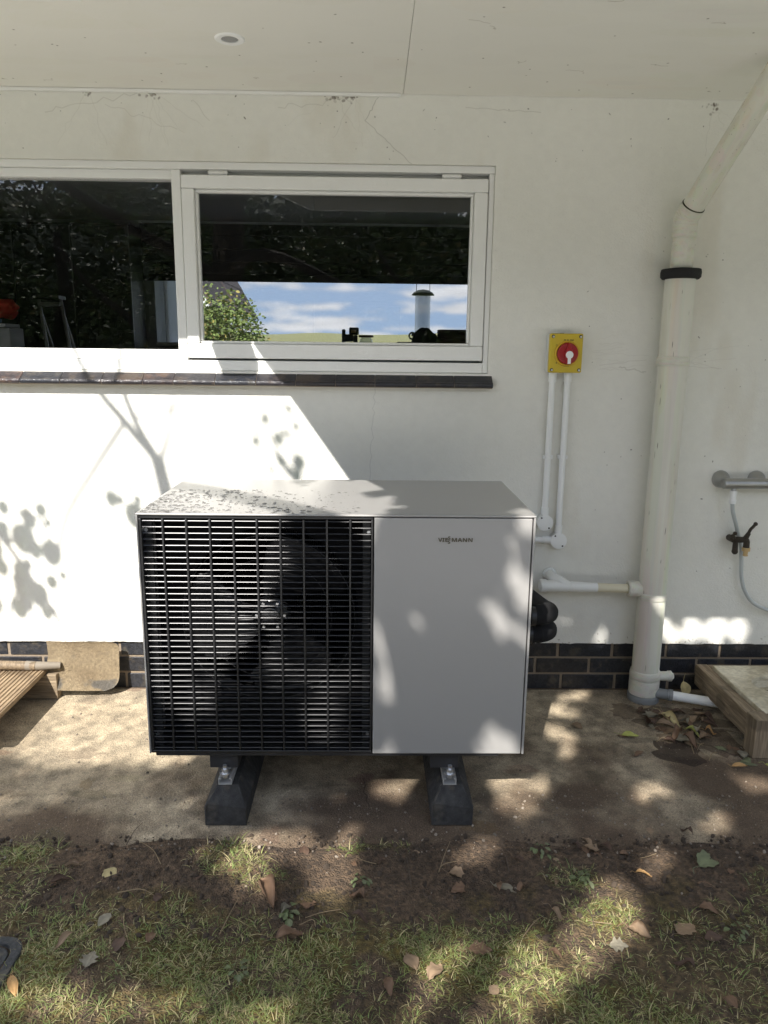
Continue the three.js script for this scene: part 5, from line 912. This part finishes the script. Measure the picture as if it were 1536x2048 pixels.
{
  const t = thing('broadleaf_tree', 'large spreading broadleaf tree in the garden opposite the heat pump', 'tree', [-2.2, -0.06, 6.6]);
  const at = (x, y, z) => V(x + 2.2, y + 0.06, z - 6.6), L = (x, y, z) => at(x + 1.2, y, z);
  part('trunk', limb([L(-3.4, -0.1, 6.6), L(-3.3, 1.0, 6.5), L(-3.0, 2.2, 6.5), L(-2.9, 3.2, 6.4)], 0.24, 0.17, 24, 14, 0.25, 3), bark, t);
  for (const [pts, a, b] of [
    [[[-2.95, 3.0, 6.45], [-2.4, 3.9, 6.5], [-1.9, 4.9, 6.9], [-1.4, 6.0, 7.0]], 0.13, 0.04],
    [[[-3.0, 3.0, 6.4], [-4.2, 3.8, 6.3], [-5.2, 4.7, 6.2], [-6.0, 5.6, 6.0]], 0.12, 0.04],
    [[[-2.95, 3.1, 6.4], [-3.1, 4.2, 6.8], [-3.15, 5.4, 7.3], [-3.05, 6.4, 7.6]], 0.12, 0.04],
    [[[-3.1, 2.3, 6.5], [-2.5, 2.5, 5.9], [-1.7, 2.2, 5.3], [-1.2, 1.9, 5.0]], 0.09, 0.03],
    [[[-3.1, 2.3, 6.5], [-4.6, 3.2, 5.6], [-4.9, 3.7, 4.4], [-4.5, 3.6, 3.3]], 0.075, 0.03]]) part('limb', limb(pts.map((q) => L(...q)), a, b, 20, 10, 0.2, 5), bark, t);
  // crown, dense except where the light comes through
  const spots = []; const r = rng(7);
  while (spots.length < 15500) {
    const gx = -2.1 + r() * 5.2, gz = -0.42 + r() * 2.55;
    if (gz < -0.02 && gx < 0.36) continue;
    if (gz < 0.1 && gx < -0.35) continue;
    if (gz < 0.60 && gx < -0.62 && gx > -1.75) continue;
    if (open(gx, gz)) continue;
    const h = 3.7 + 1.7 * fbm(gx * 2.1, gz * 2.1, 2, 81) + (r() - 0.5) * 0.9;
    spots.push(at(gx - 0.363 * h, h, gz + h));
  }
  let n = 0; const c = leafCloud(spots.length, 0.115, 12, () => spots[n++], [0.065, 0.105, 0.028], leafGreen); c.name = 'crown'; t.add(c);
  // the boughs high over the house side of the lawn
  const top = leafCloud(15000, 0.16, 14, (q) => { const x = -5.5 + q() * 11, z = 1.6 + q() * 3.2; return at(x, Math.max(z + 2.7, 6.3) + 1.6 * fbm(x * 0.9, z * 0.9, 2, 17) + q() * 0.7, z); }, [0.065, 0.105, 0.028], leafGreen); top.name = 'crown'; t.add(top);
  for (const e of [[-1.5, 8.6, 3.2], [1.8, 7.9, 3.4], [4.6, 7.6, 3.4]]) part('limb', limb([L(-1.9, 4.9, 6.9), at(1.2, 8.0, 5.2), at(...e)], 0.07, 0.02, 18, 8, 0.2, 6), bark, t);
  // low bough in front of the sun on the left: its twigs and round leaves mark the wall
  const W = (x, y, h) => at(x - 0.363 * h, y + h, h);       // a point whose shade falls at (x, y) on the wall
  const bough = [
    [[[-0.80, 0.70, 2.75], [-0.83, 0.86, 2.5], [-0.86, 1.0, 2.4]], 0.036, 0.026],
    [[[-0.86, 0.99, 2.4], [-0.97, 1.13, 2.35], [-1.1, 1.3, 2.3], [-1.2, 1.5, 2.3]], 0.016, 0.008], [[[-0.86, 1.0, 2.4], [-0.93, 1.13, 2.3], [-0.98, 1.28, 2.2], [-1.0, 1.5, 2.2]], 0.013, 0.007],
    [[[-0.85, 0.98, 2.4], [-0.80, 1.12, 2.5], [-0.78, 1.3, 2.5]], 0.009, 0.005], [[[-0.98, 1.14, 2.3], [-1.12, 0.94, 2.2], [-1.24, 0.75, 2.1], [-1.28, 0.62, 2.1]], 0.009, 0.006],
    [[[-1.75, 0.95, 2.0], [-1.55, 0.72, 1.95], [-1.42, 0.52, 1.9], [-1.3, 0.3, 1.9]], 0.011, 0.006], [[[-1.48, 0.64, 1.95], [-1.36, 0.75, 1.9], [-1.3, 0.62, 1.9]], 0.006, 0.003], [[[-1.42, 0.5, 1.9], [-1.5, 0.36, 1.9], [-1.46, 0.25, 1.9]], 0.006, 0.003], [[[-0.95, 1.16, 2.3], [-0.7, 1.2, 2.5], [-0.55, 1.16, 2.6]], 0.005, 0.003],
    [[[-0.28, 0.86, 2.6], [-0.36, 1.0, 2.6], [-0.42, 1.12, 2.6]], 0.006, 0.003]];
  for (const [pts, a, b] of bough) part('twig', limb(pts.map((q) => W(...q)), a, b, 18, 7, 0.15, 9), bark, t);
  part('limb', limb([L(-2.95, 3.1, 6.4), at(-1.42, 3.9, 5.2), at(-1.14, 4.0, 4.25), at(-1.39, 3.7, 3.4), W(-0.80, 0.68, 2.78)], 0.075, 0.036, 24, 9, 0.15, 4), bark, t);
  part('limb', limb([L(-4.5, 3.6, 3.3), L(-4.0, 3.3, 2.5), W(-1.76, 0.96, 2.0)], 0.03, 0.011, 16, 8, 0.15, 4), bark, t);
  const disc = []; const put = (x, y, h, s, k = 1) => disc.push([W(x, y, h), s, k]);
  for (const [x, y, s] of [[-1.56, 0.62, 0.075], [-1.42, 0.66, 0.07], [-1.31, 0.60, 0.062], [-1.32, 0.475, 0.036], [-1.44, 0.52, 0.05], [-1.52, 0.54, 0.045], [-1.38, 0.42, 0.06], [-1.46, 0.36, 0.05], [-1.5, 0.7, 0.04], [-1.39, 0.74, 0.045], [-1.34, 0.78, 0.035], [-1.44, 0.44, 0.055], [-1.56, 0.38, 0.05], [-1.35, 0.34, 0.035], [-1.49, 0.79, 0.035], [-1.05, 0.83, 0.04], [-0.96, 0.76, 0.06], [-0.42, 1.16, 0.028], [-0.37, 1.08, 0.034], [-0.46, 1.07, 0.028], [-0.3, 1.13, 0.024], [-0.36, 0.99, 0.03], [-0.29, 0.985, 0.042], [-0.3, 0.93, 0.036], [-0.33, 1.2, 0.022], [-0.16, 0.80, 0.04], [-0.05, 0.74, 0.05], [0.0, 0.68, 0.05], [-0.22, 0.7, 0.05], [-0.1, 0.6, 0.06]].flatMap(([x, y, s], i) => [[x, y, s], [x + (hash(i, 1, 31) - 0.5) * 0.11, y + (hash(i, 2, 31) - 0.5) * 0.11, s * 0.62], [x + (hash(i, 3, 31) - 0.5) * 0.16, y + (hash(i, 4, 31) - 0.5) * 0.16, s * 0.4]])) put(x, y, (x > -0.7 ? 2.9 : 2.3) + (hash(Math.round(x * 100), Math.round(y * 100), 1) - 0.5) * 0.3, s * 1.05);
  const dg = new THREE.CircleGeometry(1, 14), dp = dg.attributes.position; for (let i = 0; i < dp.count; i++) { const x = dp.getX(i), y = dp.getY(i); dp.setXYZ(i, x * (1 + 0.12 * y), y * 1.06, 0.12 * x * x); } dg.computeVertexNormals();
  const look = new THREE.Quaternion();
  disc.forEach(([p, s], i) => { const l = part('leaf', dg, M.leafBig ??= phys([0.08, 0.13, 0.035], 0.5, { transmission: 0.25, thickness: 0, side: THREE.DoubleSide }), t); l.position.copy(p); look.setFromUnitVectors(V(0, 0, 1), V(-0.5 + (hash(i, 1, 2) - 0.5) * 0.7, 0.6 + (hash(i, 2, 2) - 0.5) * 0.5, 0.75).normalize()); l.quaternion.copy(look); l.scale.setScalar(s * 0.62); });
}
// belt of trees along the far side of the lawn, mirrored in the panes
const belt = [[-9.5, 11.5, 2.6, 4.2, 1.3], [-6.6, 12.3, 2.2, 4.6, 1.9], [-3.8, 11.2, 2.0, 4.4, 0.9], [-1.2, 12.4, 2.3, 4.8, 1.6], [1.6, 11.4, 2.1, 4.3, 1.1], [4.4, 12.2, 2.4, 4.4, 1.7], [7.6, 11.6, 2.3, 3.9, 1.2]];
const beltLabels = ['bushy dark tree at the end of the belt nearest the decking side of the lawn', 'dark tree with a forked trunk second in the belt beyond the lawn', 'dark tree with a stout leaning trunk standing behind the broadleaf tree', 'tall dark tree with twin stems in the middle of the belt', 'dark tree with low boughs facing the isolator switch across the lawn', 'broad dark tree facing the soil pipe across the lawn', 'low dark tree at the shower end of the belt beyond the lawn'];
belt.push([7.2, 3.4, 1.9, 5.4, 1.2], [7.6, 7.4, 2.1, 5.2, 1.4], [-9.4, 3.2, 1.9, 5.2, 1.2], [-9.8, 7.2, 2.1, 5.2, 1.5]);
beltLabels.push('dark tree standing beyond the shower corner of the house', 'dark tree at the shower side of the gravel drive', 'dark tree standing beyond the decking corner of the house', 'dark tree at the decking side of the gravel drive');
belt.forEach(([x, z, rad, top, lean], i) => {
  const t = thing('belt_tree', beltLabels[i], 'tree', [x, -0.06, z], i < 7 ? 'belt of trees beyond the lawn' : 'trees at the sides of the drive'), r0 = rng(200 + i);
  part('trunk', limb([V(0, 0, 0), V(lean * 0.12, 1.2, -0.1), V(lean * 0.3, 2.3, -0.1), V(lean * 0.25, top * 0.8, 0)], 0.19, 0.07, 18, 10, 0.25, i + 2), bark, t);
  part('limb', limb([V(lean * 0.14, 1.3, -0.1), V(-0.5, 2.0, -0.5), V(-1.1, 2.6, -0.9), V(-1.5, 3.2, -1.0)], 0.09, 0.03, 14, 8, 0.2, i), bark, t);
  part('limb', limb([V(lean * 0.2, 1.7, -0.1), V(0.7, 2.2, -0.7), V(1.2, 2.7, -1.0)], 0.08, 0.03, 14, 8, 0.2, i + 4), bark, t);
  const lob = []; for (let k = 0; k < 26; k++) { const a = r0() * 6.28, u = r0(); lob.push(V(Math.cos(a) * rad * (0.25 + 0.6 * r0()), 0.5 + u * (top + 0.3), Math.sin(a) * rad * 0.5 + 0.6)); }
  const c = leafCloud(8500, 0.11, 300 + i, (r) => { const b = lob[Math.floor(r() * lob.length)], d = V(r() - 0.5, r() - 0.5, r() - 0.5).normalize().multiplyScalar(Math.cbrt(r()) * 0.75); return b.clone().add(d); }, [0.10, 0.14, 0.045], leafGreen); c.name = 'crown'; t.add(c);
});
{ // clipped evergreen bank closing the gaps under the belt
  const o = leafCloud(36000, 0.17, 909, (r) => { const x = -16 + r() * 30; return V(x, 0.1 + r() * (4.6 + 1.4 * vnoise(x * 0.8, 1, 3)), 13.6 + r() * 1.8); }, [0.07, 0.10, 0.035], leafGreen); o.name = 'laurel_bank'; scene.add(o); tag(o, 'dark evergreen thicket filling the space behind the belt of trees', 'thicket', undefined, 'stuff');
}

// wooded bank rising behind the belt
structure('bank', sheet(-90, 90, 21, 60, 60, 24, (x, z) => -0.1 + 8 * smooth(21, 33, z) * (0.85 + 0.3 * fbm(x * 0.12, z * 0.1, 3, 6))), std([0.05, 0.06, 0.03], 1, { side: THREE.DoubleSide }));

renderer.render(scene, camera);
